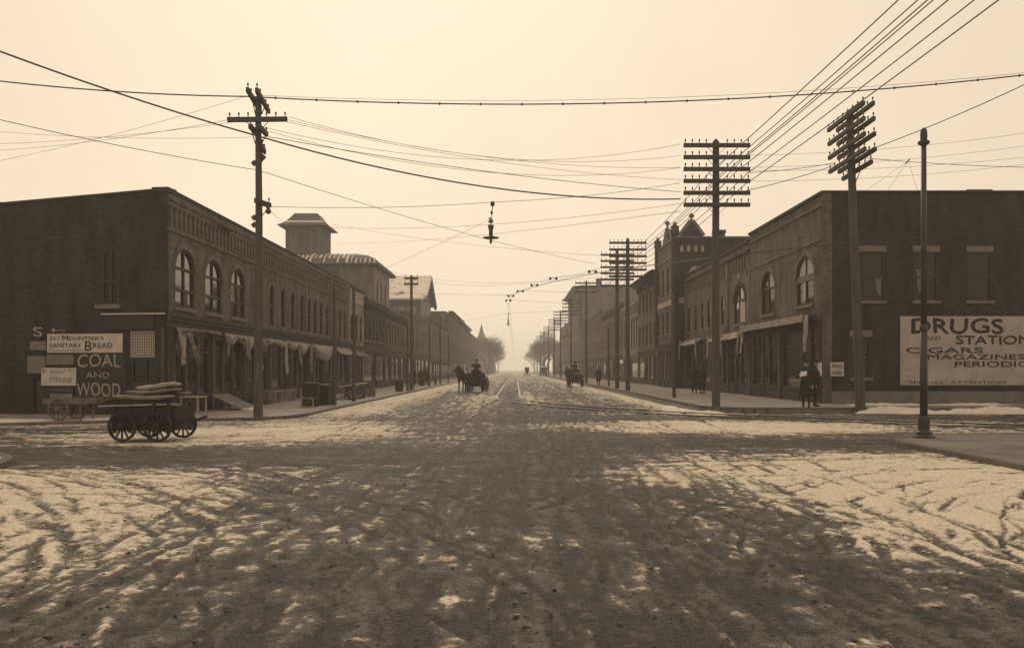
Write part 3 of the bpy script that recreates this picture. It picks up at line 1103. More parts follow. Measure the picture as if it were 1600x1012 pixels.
window(FS, lowop, vb=(.5,), hb=(), fw=.07, sill=False, name='shop_window', glass=GLASSD)
# small-paned transom light: a lattice of white bars
u0, u1, v0, v1, _ = latop
mb = MB(); mb.box(u0, u1, .02, .06, v0, v0 + .05).box(u0, u1, .02, .06, v1 - .05, v1).box(u0, u0 + .05, .021, .061, v0, v1).box(u1 - .05, u1, .021, .061, v0, v1)
lt = FS.part(mb, 'lattice_window', TRIML)
NC, NR = 14, 10
pm = MB().box(0.012, (u1 - u0) / NC - .012, .05, .06, .012, (v1 - v0) / NR - .012).mesh('pane', BLIND)
for i in range(NC):
    for k in range(NR):
        link('pane', pm, lt, (u0 + (u1 - u0) * i / NC, 0, v0 + (v1 - v0) * k / NR))
FS.part(MB().box(u0, u1, .07, .08, v0, v1), 'lattice_back', TRIMD)
FS.part(MB().box(u1 + .02, u1 + .12, -.08, .02, ZL, v1 + .1), 'window_post', TRIM)
du0, du1 = doorop[:2]
o = FS.part(MB().box(du0 + .02, du1 - .02, .09, .16, ZL + .02, doorop[3] - .02), 'door', TRIMD)
MB().box(du0 + .1, du1 - .1, .075, .092, 1.2, doorop[3] - .2).build('pane', GLASS, o)
a, b = FS.hit(160, 491), FS.hit(262, 488.5)
FS.part(MB().box(a[0], min(b[0], LS - .05), -.09, -.0, a[1] - .02, a[1] + .03), 'drip_board', mat('pale_strip', .5, .8, .1))
FS.part(MB().box(a[0] + .1, LS - .5, -.05, .0, a[1] - .55, a[1] - .06), 'fascia_board', SIGND)
a = FS.hit(150, 473); b = FS.hit(189, 476)
FS.part(MB().box(a[0], b[0], -.1, .01, b[1] - .14, b[1]), 'sill', STONED)


def board(F, x0, y0, x1, y1, m, name='sign_board', n=-.05, t=.04):
    a, b = F.hit(x0, y1), F.hit(x1, y0)
    o = F.part(MB().box(0, b[0] - a[0], 0, t, 0, b[1] - a[1]), name, m, a[0], n, a[1])
    o['_o'] = (a[0], n, a[1])
    return o


def letters(F, body_, x0, y0, x1, y1, m, parent=None, n=-.058, bold=0.0, shear=0.0):
    a, b = F.hit(x0, y1), F.hit(x1, y0)
    return lettering(F, body_, a[0], b[0], a[1], b[1], m, n, bold, shear, parent)


coal = board(FS, 118, 552, 197, 624, SIGND, 'painted_wall_sign', -.022, .02)
letters(FS, 'COAL', 122, 553, 189, 573, PAINTW, coal, -.03, .012)
letters(FS, 'AND', 135, 581, 172, 590, PAINTW, coal, -.03, .01)
letters(FS, 'WOOD', 121, 598, 189, 619, PAINTW, coal, -.03, .012)
eat = board(FS, 75, 521, 192.5, 551, SIGNW)
eat['label'] = 'white bread sign board'
letters(FS, 'EAT', 80, 525.5, 96, 531.5, PAINTF, eat, bold=.01)
letters(FS, "M", 99, 524, 108, 532.5, PAINTD, eat, bold=.02)
letters(FS, "OUNTEER'S", 109, 525.5, 163, 531.5, PAINTD, eat, bold=.008)
letters(FS, 'SANITARY', 79, 536, 129, 543, PAINTD, eat, bold=.008)
letters(FS, 'B', 134, 532.5, 145, 547.5, PAINTD, eat, bold=.02)
letters(FS, 'READ', 147, 535.5, 177, 543.5, PAINTD, eat, bold=.012)
letters(FS, 'MACHINE MADE', 79, 545.5, 130, 549.5, PAINTF, eat)
wo = board(FS, 66, 574.5, 120, 602, SIGNW)
letters(FS, 'WOLF', 79, 578.5, 103, 583.5, PAINTF, wo)
letters(FS, '-', 71, 579, 75, 580.2, PAINTD, wo)
letters(FS, '-', 108, 578, 113, 579.2, PAINTD, wo)
letters(FS, 'TTERINE', 78, 589.5, 114, 597.5, PAINTF, wo)
gr = board(FS, 74, 554, 116, 569.5, SIGNG)
for yy in (557.5, 561, 564.5):
    a_, b_ = FS.hit(79, yy + 1.1), FS.hit(113 - (yy % 7), yy)
    FS.part(MB().box(a_[0], b_[0], -.056, -.05, a_[1], b_[1]), 'faded_stroke', PAINTF)
board(FS, 48, 533, 73, 547, SIGNG)
board(FS, 44, 556, 72, 583, SIGNG)
sc = board(FS, 76, 604.5, 116, 613, SIGND)
a_, b_ = FS.hit(80, 609), FS.hit(112, 609)
FS.part(MB().tube([(a_[0] + (b_[0] - a_[0]) * k / 40, -.055, a_[1] + .035 * math.sin(k * 1.1) * (1 if k % 13 else 1.6)) for k in range(41)], .010, 4), 'faded_script', PAINTF)
board(FS, 79, 614.5, 114, 627, SIGNG)
letters(FS, 'S', 52, 511, 67, 526, PAINTW, None, -.012, .01)
# painted pointer: ball and shaft
a = FS.hit(84, 516); b = FS.hit(104, 514.5)
FS.part(MB().tube([(a[0], -.02, a[1]), (a[0], .01, a[1])], .07, 12).box(a[0] + .1, b[0], -.02, .01, a[1] - .012, a[1] + .012), 'painted_pointer', PAINTW)

# ---- L1b: the lighter bay at the end of the row
l1b = thing('lighter_storefront', 'narrow lighter brick store with pale window hoods, next to the long corner block', 'building', (XL, 61.03, 0))
F = left_frame(l1b, XL, 61.03)
ops = [(u - .45, u + .45, 3.9, 6.0, .35) for u in (1.1, 2.9, 4.7)]
shop = shopfront(F, .2, 5.8, ZL, 2.9, 1, 9)
F.part(wall_panel(6.0, 0, HL, ops + [o for _, o in shop]), 'wall', BRICK4)
body(l1b, XL - 14, XL - .45, 61.03, 67.0, 0, HL - .05, BRICK3)
for op in ops:
    window(F, op, vb=(), hb=(.5,), fw=.06)
    n = 10; vs, fs = [], []
    for k in range(n + 1):
        th = math.pi * k / n
        for ra, ry in ((.46, .36), (.62, .52)):
            vs += [(-ra * math.cos(th), -.07, op[3] - .35 + ry * math.sin(th)), (-ra * math.cos(th), .02, op[3] - .35 + ry * math.sin(th))]
    for k in range(n):
        b = k * 4; fs += [(b, b + 4, b + 6, b + 2), (b + 2, b + 6, b + 7, b + 3)]
    F.part(MB().add(vs, fs), 'window_hood', STONE, (op[0] + op[1]) / 2)
fill_shop(F, shop, ZL, seed=9)
F.part(MB().box(.3, 5.7, -.05, .02, 6.75, 7.7), 'frieze_panel', STONE)
moulding(F, 0, 5.97, 7.75, [(.08, .1), (.1, .2), (.1, .12)], TRIM)
moulding(F, 0, 5.97, 3.1, [(.3, .1), (.1, .2)], TRIMD, 'storefront_cornice')
cloth(F, .4, 5.6, 3.1, [(0, .4), (1, .4)], CANVASD, seed=13, flat=True, out=.5, rag=.02)


def row_building(name, label, side, X, Y0, Y1, h, m, cols, storeys, zb, trim=TRIM, hood=None, bracket=True, seed=0, depth=14, arched=.0, dm=None, shop_bays=None, over=.35, ground=3.2, near_side=True):
    """a shop house in the row: front skin with windows, glazed ground floor, bracketed cornice"""
    root = thing(name, label, 'building', (X, Y0 if side < 0 else Y1, 0))
    F = left_frame(root, X, Y0) if side < 0 else right_frame(root, X, Y1)
    L = Y1 - Y0 - .03
    fh = (h - ground - 1.0) / storeys
    ops = []
    for s in range(storeys):
        z = ground + .35 + fh * s
        for c in range(cols):
            w = min(.95, L / cols * .45)
            u = L * (c + .5) / cols
            ops.append((u - w / 2, u + w / 2, z + fh * .16, z + fh * .82, arched * w))
    shop = shopfront(F, .1, L - .1, zb, ground - .25, shop_bays or max(1, int(L / 6)), seed)
    F.part(wall_panel(L, 0, h, ops + [o for _, o in shop]), 'wall', m)
    if side < 0:
        body(root, X - depth, X - .45, Y0, Y1 - .03, 0, h - .04, dm or m)
    else:
        body(root, X + .45, X + depth, Y0 + .03, Y1, 0, h - .04, dm or m)
    for op in ops:
        window(F, op, vb=(), hb=(.5,), fw=.07, sillm=STONED)
        if hood:
            F.part(MB().box(op[0] - .12, op[1] + .12, -.1, .01, op[3] + .02, op[3] + .26), 'window_hood', hood)
    fill_shop(F, shop, zb, seed=seed)
    moulding(F, 0, L, ground, [(.25, .08), (.1, .2), (.06, .1)], trim, 'storefront_cornice')
    moulding(F, 0, L, h - .55, [(.12, .08), (.2, over * .5), (.12, over), (.11, over * .8)], trim)
    if bracket:
        me = MB().prism_xz([(0, 0), (.16, 0), (.16, .5), (0, .5)], -.22, .01).mesh('cornice_bracket', trim)
        nb = max(2, int(L / 1.1))
        repeat(F, me, 'cornice_bracket', [.2 + (L - .56) * i / (nb - 1) for i in range(nb)], h - 1.0)
    return root, F, L


row_building('brick_store', 'dark two storey brick store below the cupola hall', -1, XL, 67.05, 78.0, 7.6, BRICK3, 6, 1, ZL, TRIMD, seed=21, arched=.4)
row_building('brick_store', 'second dark brick store past the cupola hall, under the snowy gable', -1, XL, 78.05, 92, 7.4, BRICK, 7, 1, ZL, TRIMD, STONED, seed=22)
_, F, L = row_building('frame_store', 'plain pale store in front of the snowy gable roof', -1, XL, 92.05, 118, 8.3, BRICK2, 8, 1, ZL, TRIM, seed=23, bracket=False, over=.2)
row_building('brick_store', 'low store beside the tall corniced block on the left', -1, XL, 118.05, 152, 9.3, BRICK2, 12, 1, ZL, TRIM, STONED, seed=24)
row_building('corniced_block', 'tall three storey block with heavy overhanging cornice on the left', -1, XL, 152.05, 186, 12.4, BRICK, 12, 2, ZL, TRIMD, STONED, seed=25, over=1.0)
row_building('corniced_block', 'second tall corniced block on the left, nearer the steeple', -1, XL, 186.05, 222, 12.2, BRICK2, 12, 2, ZL, TRIMD, STONED, seed=26, over=.9)
row_building('brick_store', 'last hazy store on the left before the bare trees', -1, XL, 222.05, 268, 11.4, BRICK, 14, 2, ZL, TRIMD, None, seed=27, bracket=False)

# ---- town hall with cupola, set back behind the left row
hx, hy = -15.6, 92.0
hall = thing('cupola_hall', 'brick hall with snow streaked metal roof and square cupola above the left row', 'building', (hx, hy, 0))
q = hall.location
W, D, EH = 9.4, 12.5, 13.45
ops = [(u - .5, u + .5, 9.2, 11.6, .45) for u in (1.8, 4.7, 7.6)]
Fh = Frame(hx - W, hy, 0, hall)
Fh.part(wall_panel(W, 0, EH, [], .12), 'wall', BRICK2)
Fh.part(MB().box(0.0, W - .3, .02, D, 0, EH - .02), 'wall', BRICK2)
Ff = left_frame(hall, hx, hy)
opsf = [(u - .55, u + .55, 9.0, 11.8, .5) for u in (2.2, 5.0, 8.0)]
Ff.part(wall_panel(D - 1.4, 0, EH, opsf, .12), 'wall', BRICK4)
for op in opsf:
    window(Ff, op, vb=(.5,), hb=(.5,))
# curved hipped roof with overhang; profile (inset, height)
prof = [(-.62, -.16), (-.6, -.06), (-.1, .48), (.8, .95), (2.2, 1.32), (4.2, 1.5)]
SNOWROOF = None


def hip(parent, W, D, z, prof, m, loc):
    vs, fs = [], []
    for ins, h in prof:
        vs += [(ins, ins, z + h), (W - ins, ins, z + h), (W - ins, D - ins, z + h), (ins, D - ins, z + h)]
    for i in range(len(prof) - 1):
        for k in range(4):
            a, b = i * 4 + k, i * 4 + (k + 1) % 4
            fs.append((a, b, b + 4, a + 4))
    n = len(prof) * 4
    fs.append((n - 4, n - 3, n - 2, n - 1)); fs.append((3, 2, 1, 0))
    return MB().add(vs, fs).build('roof', m, parent, loc)


def snowroof_mat(name, thr):
    m = bpy.data.materials.new(name); m.use_nodes = True
    n, l = m.node_tree.nodes, m.node_tree.links
    b = n['Principled BSDF']; b.inputs['Roughness'].default_value = .8
    tc = n.new('ShaderNodeTexCoord')
    nz = n.new('ShaderNodeTexNoise'); nz.inputs['Scale'].default_value = .55; nz.inputs['Detail'].default_value = 6
    l.new(tc.outputs['Object'], nz.inputs['Vector'])
    rp = n.new('ShaderNodeValToRGB')
    rp.color_ramp.elements[0].position = thr; rp.color_ramp.elements[0].color = tint(.10)
    rp.color_ramp.elements[1].position = thr + .06; rp.color_ramp.elements[1].color = (.72, .66, .57, 1)
    l.new(nz.outputs[0], rp.inputs[0]); l.new(rp.outputs[0], b.inputs['Base Color'])
    return m


SNOWROOF = snowroof_mat('snow_dusted_slate', .34)
rf = hip(hall, W, D, EH, prof, SLATE, (-W, 0, 0))
# each standing strip of snow lying between the roof seams
for i in range(22):
    u = -.6 + (W + 1.2) * i / 21
    pts = []
    for (ins, h) in prof[1:5]:
        pts.append((u, ins, EH + h))
    lo = 0 if i % 5 else 1
    pts = [p for p, (ins, h) in zip(pts, prof[1:5]) if ins - .05 <= u <= W - ins + .05]
    if len(pts) >= 2:
        sw = rnd.uniform(.10, .30)
        if rnd.random() < .35: pts = pts[:-1] if len(pts) > 2 else pts
        if rnd.random() < .25 and len(pts) > 2: pts = pts[1:]
        mb = MB()
        vs = []
        for (x, y, z) in pts:
            vs += [(x - sw / 2, y, z + .01), (x + sw / 2, y, z + .01), (x + sw / 2, y - .03, z + .07), (x - sw / 2, y - .03, z + .07)]
        fs = []
        for k in range(len(pts) - 1):
            for e in range(4):
                a, b = k * 4 + e, k * 4 + (e + 1) % 4
                fs.append((a, b, b + 4, a + 4))
        mb.add(vs, fs).build('snow_strip', SNOWM, hall, (-W, 0, 0))
mb = MB().add([(.6, .3, EH + .73), (3.9, .5, EH + .84), (4.9, 1.4, EH + 1.14), (4.0, 3.4, EH + 1.46), (1.2, 3.4, EH + 1.46)], [(0, 1, 2, 3, 4)])
o = mb.build('snow_sheet', SNOWM, hall, (-W, 0, 0)); sm = o.modifiers.new('t', 'SOLIDIFY'); sm.thickness = .07
for ins, h, nm in ((-.55, -.14, 'eave_soffit'),):
    MB().box(-W - .5, .5, -.5, D + .5, EH + h - .16, EH + h - .03).build(nm, TRIMD, hall)
# cupola
cu0 = P(446, 395, hy + 2.2); cu1 = P(504, 395, hy + 2.2)
cw = cu1.x - cu0.x
cb, ct = EH + .3, P(0, 352, hy + 2.2).z
Fc = Frame(cu0.x, hy + 2.2, 0, hall)
cop = (cw * .36, cw * .50, ct - 3.0, ct - .9, 0)
Fc.part(wall_panel(cw, cb, ct, [cop], .2), 'cupola_wall', BRICK)
Fc.part(MB().box(0.01, cw - .01, .25, cw, cb, ct - .02), 'cupola_wall', BRICK)
op2 = (cw * .36, cw * .50, ct - 3.0, ct - .9, 0)
Fc2 = Frame(cu1.x, hy + 2.2, R(90), hall)
Fc2.part(wall_panel(cw, cb, ct, [(cw * .4, cw * .6, ct - 2.4, ct - 1.0, 0)], .2), 'cupola_wall', BRICK)
for fr, op in ((Fc, cop), (Fc2, (cw * .4, cw * .6, ct - 2.4, ct - 1.0, 0))):
    n = 7
    for k in range(n):
        z = op[2] + (op[3] - op[2]) * k / n
        fr.part(MB().bar((op[0], .08, z + .1), (op[1], .08, z + .1), .16, .04, (0, -.6, 1)), 'louvre_slat', TRIML)
cprof = [(-.72, -.1), (-.70, .0), (-.1, .36), (.42, .95), (.78, 1.5), (1.05, 1.56)]
crf = hip(hall, cw, cw, ct, cprof, SLATE, (cu0.x - q.x, 2.2, 0))
o = MB().add([(-.2, -.25, ct + .34), (cw + .2, -.25, ct + .34), (cw - .05, .05, ct + .55), (.05, .05, ct + .55)], [(0, 1, 2, 3)]).build('snow_sheet', SNOWM, hall, (cu0.x - q.x, 2.2, 0))
sm = o.modifiers.new('t', 'SOLIDIFY'); sm.thickness = .08

# ---- gabled hall with snowy roof
gx, gy0, gy1 = -15.2, 134.0, 150.0
gab = thing('gabled_hall', 'pedimented hall with a snow covered gable roof behind the left row', 'building', (gx, gy0, 0))
ge, gp, gw = 13.3, 17.4, 24.0
mb = MB().box(-gw, -.02, 0, gy1 - gy0, 0, ge)
mb.build('wall', BRICK4, gab)
Fg = left_frame(gab, gx, gy0)
gl = gy1 - gy0
MB().add([(0, 0, ge), (0, gl, ge), (0, gl / 2, gp - .1), (-gw, 0, ge), (-gw, gl, ge), (-gw, gl / 2, gp - .1)], [(0, 1, 2), (5, 4, 3)]).build('gable_wall', BRICK2, gab)
mid = gl / 2
for s in (0, 1):
    a = (-.9, ge - .42) if s == 0 else (gl + .9, ge - .42)
    vs = [(-gw, a[0], a[1]), (1.0, a[0], a[1]), (1.0, mid, gp), (-gw, mid, gp)]
    vs += [(x, y, z + .28) for x, y, z in vs]
    MB().add(vs, [(0, 1, 2, 3), (7, 6, 5, 4), (0, 4, 5, 1), (1, 5, 6, 2), (2, 6, 7, 3), (3, 7, 4, 0)]).build('roof', SNOWROOF if s == 0 else SLATE, gab)
# raking cornice boards and frieze
Fn = Frame(gx - gw, gy0, 0, gab)
Fn.part(MB().box(0, gw, -.12, .01, ge - 1.5, ge - .5).box(0, gw, -.4, .01, ge - .55, ge - .3), 'frieze', TRIM)
for k in range(6):
    Fn.part(MB().box(-.35, .35, -.12, .01, 0, ge - 1.5), 'pilaster', TRIM, gw - .4 - k * 4.4)
MB().add([(.5, -.9, ge - .8), (.5, mid, gp - .55), (.5, mid, gp), (.5, -.9, ge - .25), (1.0, -.9, ge - .8), (1.0, mid, gp - .55), (1.0, mid, gp), (1.0, -.9, ge - .25)],
         [(0, 1, 2, 3), (7, 6, 5, 4), (0, 4, 5, 1), (3, 2, 6, 7), (0, 3, 7, 4)]).build('raking_cornice', TRIMD, gab)
MB().add([(.5, gl + .9, ge - .8), (.5, mid, gp - .55), (.5, mid, gp), (.5, gl + .9, ge - .25), (1.0, gl + .9, ge - .8), (1.0, mid, gp - .55), (1.0, mid, gp), (1.0, gl + .9, ge - .25)],
         [(0, 1, 2, 3), (7, 6, 5, 4), (0, 4, 5, 1), (3, 2, 6, 7), (0, 3, 7, 4)]).build('raking_cornice', TRIMD, gab)

# ---- church steeple far up on the left
ch = thing('church', 'hazy church with a pointed steeple above the far trees', 'church', (-14.2, 350, 0))
MB().box(-2.4, 2.4, -2.4, 2.4, 0, 12.6).build('tower', STONED, ch)
MB().lathe([(3.2, 12.6), (2.6, 13.2), (1.5, 15.5), (.75, 18.0), (.12, 20.6)], 8).build('spire', SLATE, ch)
MB().tube([(0, 0, 20.5), (0, 0, 21.6)], .08, 6).build('finial', IRON, ch)
for s in (-1, 1):
    for t in (-1, 1):
        MB().lathe([(.5, 12.6), (.4, 13.4), (.05, 14.8)], 6, (s * 2.1, t * 2.1, 0)).build('pinnacle', SLATE, ch)
mb = MB().box(-7, 5, 2.4, 26, 0, 7)
mb.build('wall', STONED, ch)
MB().add([(-7.5, 2.3, 6.8), (5.5, 2.3, 6.8), (-1, 2.3, 12), (-7.5, 26, 6.8), (5.5, 26, 6.8), (-1, 26, 12)], [(0, 1, 2), (5, 4, 3), (0, 2, 5, 3), (1, 4, 5, 2)]).build('roof', SLATE, ch)

# ---- R1: drug store on the right corner
XR = 13.4
YR0, YR1, HR = 36.3, 47.5, 9.43
r1 = thing('drug_store', 'dark brick corner drug store with two big arched windows, right of the street', 'building', (XR, YR0, 0))
F = right_frame(r1, XR, YR1)
LR = YR1 - YR0
yu = lambda y: YR1 - y
wide = [(yu(38.45) - 1.15, yu(38.45) + 1.15, 4.65, 6.92, .95), (yu(44.1) - 1.15, yu(44.1) + 1.15, 4.6, 6.88, .95)]
shop = shopfront(F, .3, LR - .5, ZR, 3.55, 2, 31)
F.part(wall_panel(LR - .02, 0, HR, wide + [o for _, o in shop]), 'wall', BRICK)
window(F, wide[0], vb=(.5,), hb=(.58,), fw=.1, blinds=((1, 0), (1, 1)))
window(F, wide[1], vb=(.5,), hb=(.6,), fw=.1, blinds=((1, 1),))
for op in wide:
    u0, u1, v0, v1, rise = op; a = (u1 - u0) / 2; n = 12; vs, fs = [], []
    for k in range(n + 1):
        th = math.pi * k / n
        for ra, ry in ((a + .01, rise + .01), (a + .26, rise + .26)):
            vs += [(-ra * math.cos(th), -.04, v1 - rise + ry * math.sin(th)), (-ra * math.cos(th), .02, v1 - rise + ry * math.sin(th))]
    for k in range(n):
        b = k * 4; fs += [(b, b + 4, b + 6, b + 2), (b + 2, b + 6, b + 7, b + 3)]
    F.part(MB().add(vs, fs), 'arch_ring', BRICK2, (u0 + u1) / 2)
# cloth hung in the nearer window
F.part(MB().box(wide[0][0] + .05, wide[0][1] - .05, .01, .04, 5.75, 6.05), 'window_banner', CANVASD)
F.part(MB().box(wide[0][0] + .75, wide[0][0] + 1.15, .05, .065, 4.9, 5.75), 'window_blind', BLIND)
fill_shop(F, shop, ZR, seed=31)
moulding(F, 0, LR + .05, HR - .12, [(.06, .07), (.08, .14)], TRIMD, 'coping')
moulding(F, 0, LR, HR - .62, [(.05, .05), (.05, .08)], STONED, 'string_course')
moulding(F, 0, LR, 7.35, [(.06, .04), (.06, .02)], BRICK2, 'string_course')
moulding(F, 0, LR, 3.6, [(.25, .08), (.1, .2), (.06, .12)], TRIMD, 'storefront_cornice')
for u in (.15, LR / 2 - .1, LR - .3):
    F.part(MB().box(-.16, .16, -.1, .02, ZR, 3.6).box(-.2, .2, -.14, .02, ZR, ZR + .4), 'storefront_post', TRIM, u)
va = F.part(MB().box(.1, LR - .7, -.62, -.59, 3.82, 4.12), 'awning_valance', CANVAS)
F.part(MB().box(.1, LR - .7, -.60, -.05, 4.12, 4.16), 'awning_roll', CANVASD)
strip_cloth(F, LR - .75, 4.1, 1.7, .6, CANVAS, 33, .15, .5)
strip_cloth(F, .2, 4.05, 1.5, .5, CANVAS, 34, -.1, .5)
# side wall of the drug store
FR = Frame(XR, YR0, 0, r1)
LRS = 14.5
ops = []
for (xa, xb) in ((1343, 1383), (1427, 1467), (1511, 1551)):
    a, b = FR.hit(xa + 1, 394), FR.hit(xb - 1, 470)
    ops.append((a[0], b[0], b[1], a[1], 0))
ga, gb = FR.hit(1330, 527), FR.hit(1360, 590)
gop = (ga[0], gb[0], gb[1], ga[1], 0)
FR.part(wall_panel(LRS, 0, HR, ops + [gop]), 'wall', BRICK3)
body(r1, XR + .45, XR + LRS, YR0 + .28, YR1 - .03, 0, HR - .03, BRICK3)
for i, op in enumerate(ops):
    window(FR, op, vb=(), hb=(.5,), fw=.08, sill=True, glass=GLASSD)
    FR.part(MB().box(op[0] - .06, op[1] + .06, -.03, .01, op[3] + .02, op[3] + .28), 'lintel', STONED)
    if i < 2:
        cx = op[0] + (op[1] - op[0]) * (.60, .12)[i]; w_ = (.34, .26)[i]; hh = (1.0, .75)[i]
        FR.part(MB().add([(cx, .07, op[3] - hh), (cx + w_, .07, op[3] - hh), (cx + w_ * .9, .07, op[2] + .2 + .3 * i), (cx + w_ * .5, .07, op[2] + .3), (cx + w_ * .3, .07, op[2] + .6)], [(0, 1, 2, 3, 4)]), 'curtain', CURTAIN)
window(FR, gop, vb=(.5,), hb=(.5,), fw=.08, glass=GLASSD)
FR.part(MB().box(gop[0] - .08, gop[1] + .08, -.03, .01, gop[3] + .02, gop[3] + .3), 'lintel', STONED)
FR.part(MB().box(-.06, LRS, -.08, .2, HR - .02, HR + .06), 'coping', TRIMD)
FR.part(MB().box(6.3, 7.4, -.04, .2, HR + .06, HR + .11), 'coping_cap', TRIMD)
FR.part(MB().box(-.02, .4, -.04, .02, 0, HR - .04), 'corner_pier', BRICK)
FR.part(MB().box(0.4, LRS, -.05, .02, 0, .75), 'water_table', STONED)
sg = board(FR, 1406, 494, 1680, 601.5, mat('drug_sign_board', .37, .85, .22, 1.2), 'wall_sign', -.05, .045)
letters(FR, 'DRUGS', 1424, 498, 1566, 520.5, PAINTD, sg, -.054, .045)
letters(FR, 'AND', 1446, 525, 1469, 531.5, PAINTD, sg, -.054, .015)
letters(FR, 'STATIONERY', 1493, 524.5, 1660, 538, PAINTD, sg, -.054, .045)
letters(FR, 'CIGARS', 1415, 543, 1535, 551.5, PAINTD, sg, -.054, .045)
letters(FR, 'MAGAZINES', 1448, 553.5, 1600, 561.5, PAINTD, sg, -.054, .045)
letters(FR, 'PERIODICALS', 1491, 564.5, 1650, 573, PAINTD, sg, -.054, .045)
letters(FR, '"SPECIAL  ATTENTION', 1414, 595, 1570, 599.5, PAINTD, sg, -.054, .012)
# small two-leaf notice hung from the corner
sm1 = board(FR, 1293.5, 566, 1314.5, 587.5, SIGNW, 'notice_board', -.30, .03)
letters(FR, 'DRUGS', 1296, 569, 1312, 574.5, PAINTD, sm1, -.306, .03)
letters(FR, 'AND', 1301, 576, 1308, 578.3, PAINTD, sm1, -.306, .0)
letters(FR, 'CIGARS', 1296, 579.5, 1312, 585, PAINTD, sm1, -.306, .03)
F.part(MB().box(LR + .0, LR + .75, -.33, -.30, sm1['_o'][2], sm1['_o'][2] + .6), 'notice_board', SIGNW)

# ---- R2: long two-storey store with the corbelled frieze
r2 = thing('corbelled_store', 'two storey brick store with corbelled frieze and canvas awnings, beside the drug store', 'building', (XR, 47.55, 0))
F = right_frame(r2, XR, 65.65)
L2 = 18.05; H2 = 9.05
yu = lambda y: 65.65 - y
wop = (yu(49.7) - 1.2, yu(49.7) + 1.2, 4.4, 6.68, 1.0)
nops = [(yu(y) - .4, yu(y) + .4, 4.55, 6.45, .0) for y in (53.8, 57.6, 59.6, 61.8, 64.2)]
ovals = [(yu(y) - .14, yu(y) + .14, 7.05, 7.5, .2) for y in (48.1, 51.6)]
shop = shopfront(F, .2, L2 - .2, ZR, 3.4, 4, 41)
F.part(wall_panel(L2, 0, H2, [wop] + nops + ovals + [o for _, o in shop]), 'wall', BRICK2)
body(r2, XR + .45, XR + 14, 47.55, 65.62, 0, H2 - .04, BRICK3)
window(F, wop, vb=(.4,), hb=(.62,), fw=.1, blinds=((0, 1),))
for op in nops:
    window(F, op, vb=(), hb=(.5,), fw=.07)
for op in ovals:
    F.part(MB().box(op[0], op[1], .1, .115, op[2], op[3]), 'vent_back', TRIMD)
u0, u1, v0, v1, rise = wop; a = (u1 - u0) / 2; n = 12; vs, fs = [], []
for k in range(n + 1):
    th = math.pi * k / n
    for ra, ry in ((a + .01, rise + .01), (a + .26, rise + .26)):
        vs += [(-ra * math.cos(th), -.04, v1 - rise + ry * math.sin(th)), (-ra * math.cos(th), .02, v1 - rise + ry * math.sin(th))]
for k in range(n):
    b = k * 4; fs += [(b, b + 4, b + 6, b + 2), (b + 2, b + 6, b + 7, b + 3)]
F.part(MB().add(vs, fs), 'arch_ring', BRICK3, (u0 + u1) / 2)
F.part(MB().box(-.16, .16, -.04, .01, 7.1, 7.42), 'date_stone', STONE, yu(49.8))
fill_shop(F, shop, ZR, seed=41)
moulding(F, 0, L2, H2 - .1, [(.06, .08), (.06, .14)], TRIMD, 'coping')
moulding(F, 0, L2, 8.35, [(.07, .08), (.08, .14), (.07, .1)], BRICK3, 'cornice')
me = MB().box(0, .26, -.08, .02, 7.75, 8.35).box(.05, .21, -.05, .02, 7.5, 7.75).mesh('corbel', BRICK2)
repeat(F, me, 'corbel', [.1 + .6 * i for i in range(29)], 0)
for y in (52.4, 56.0, 65.0):
    F.part(MB().box(-.25, .25, -.1, .02, 3.9, 8.34), 'pilaster', BRICK2, yu(y))
moulding(F, 0, L2, 3.5, [(.25, .08), (.1, .2), (.06, .12)], TRIMD, 'storefront_cornice')
for i in range(5):
    F.part(MB().box(-.15, .15, -.1, .02, ZR, 3.5), 'storefront_post', TRIM, .2 + (L2 - .4) * i / 4)
for k, (ya, yb) in enumerate(((47.9, 52.3), (52.6, 55.8), (59.2, 65.2))):
    a, b = yu(yb), yu(ya)
    cloth(F, a, b, 3.95, [(0, .42), (.5, .45), (1, .42)], CANVAS, seed=50 + k, flat=True, out=.55, rag=.03)
    strip_cloth(F, a + .15, 3.9, 1.5, .45, CANVAS, 60 + k, -.05, .5)
    strip_cloth(F, b - .15, 3.9, 1.4, .45, CANVAS, 70 + k, .05, .5)
F.part(MB().lathe([(.02, -.2), (.2, -.05), (.22, .08), (.12, .2), (.02, .24)], 12), 'lamp_globe', STONED, yu(51.2), -.5, 4.15)

# ---- R3: gothic lodge hall with gables and finials
x3 = 12.6
r3 = thing('gothic_lodge_hall', 'tall dark brick lodge hall with pointed gables, finials and a chimney on the right', 'building', (x3, 65.7, 0))
Y3a, Y3b, H3 = 65.72, 74.0, 12.1
F = right_frame(r3, x3, Y3b)
L3 = Y3b - Y3a
ops = []
for c in range(4):
    u = .9 + c * (L3 - 1.8) / 3
    ops += [(u - .42, u + .42, 4.6, 6.5, 0), (u - .42, u + .42, 8.0, 10.2, .35)]
shop = shopfront(F, .2, L3 - .2, ZR, 3.3, 2, 51)
F.part(wall_panel(L3, 0, H3, ops + [o for _, o in shop]), 'wall', BRICK)
for op in ops:
    window(F, op, vb=(), hb=(.5,), fw=.07)
fill_shop(F, shop, ZR, seed=51)
moulding(F, 0, L3, 6.9, [(.5, .06)], STONE, 'stone_band')
moulding(F, 0, L3, 7.55, [(.12, .05)], STONED, 'string_course')
moulding(F, 0, L3, 10.7, [(.14, .08)], STONED, 'string_course')
moulding(F, 0, L3, 3.5, [(.25, .08), (.1, .2), (.06, .12)], TRIMD, 'storefront_cornice')
moulding(F, 0, L3, H3 - .05, [(.12, .1)], STONED, 'coping')
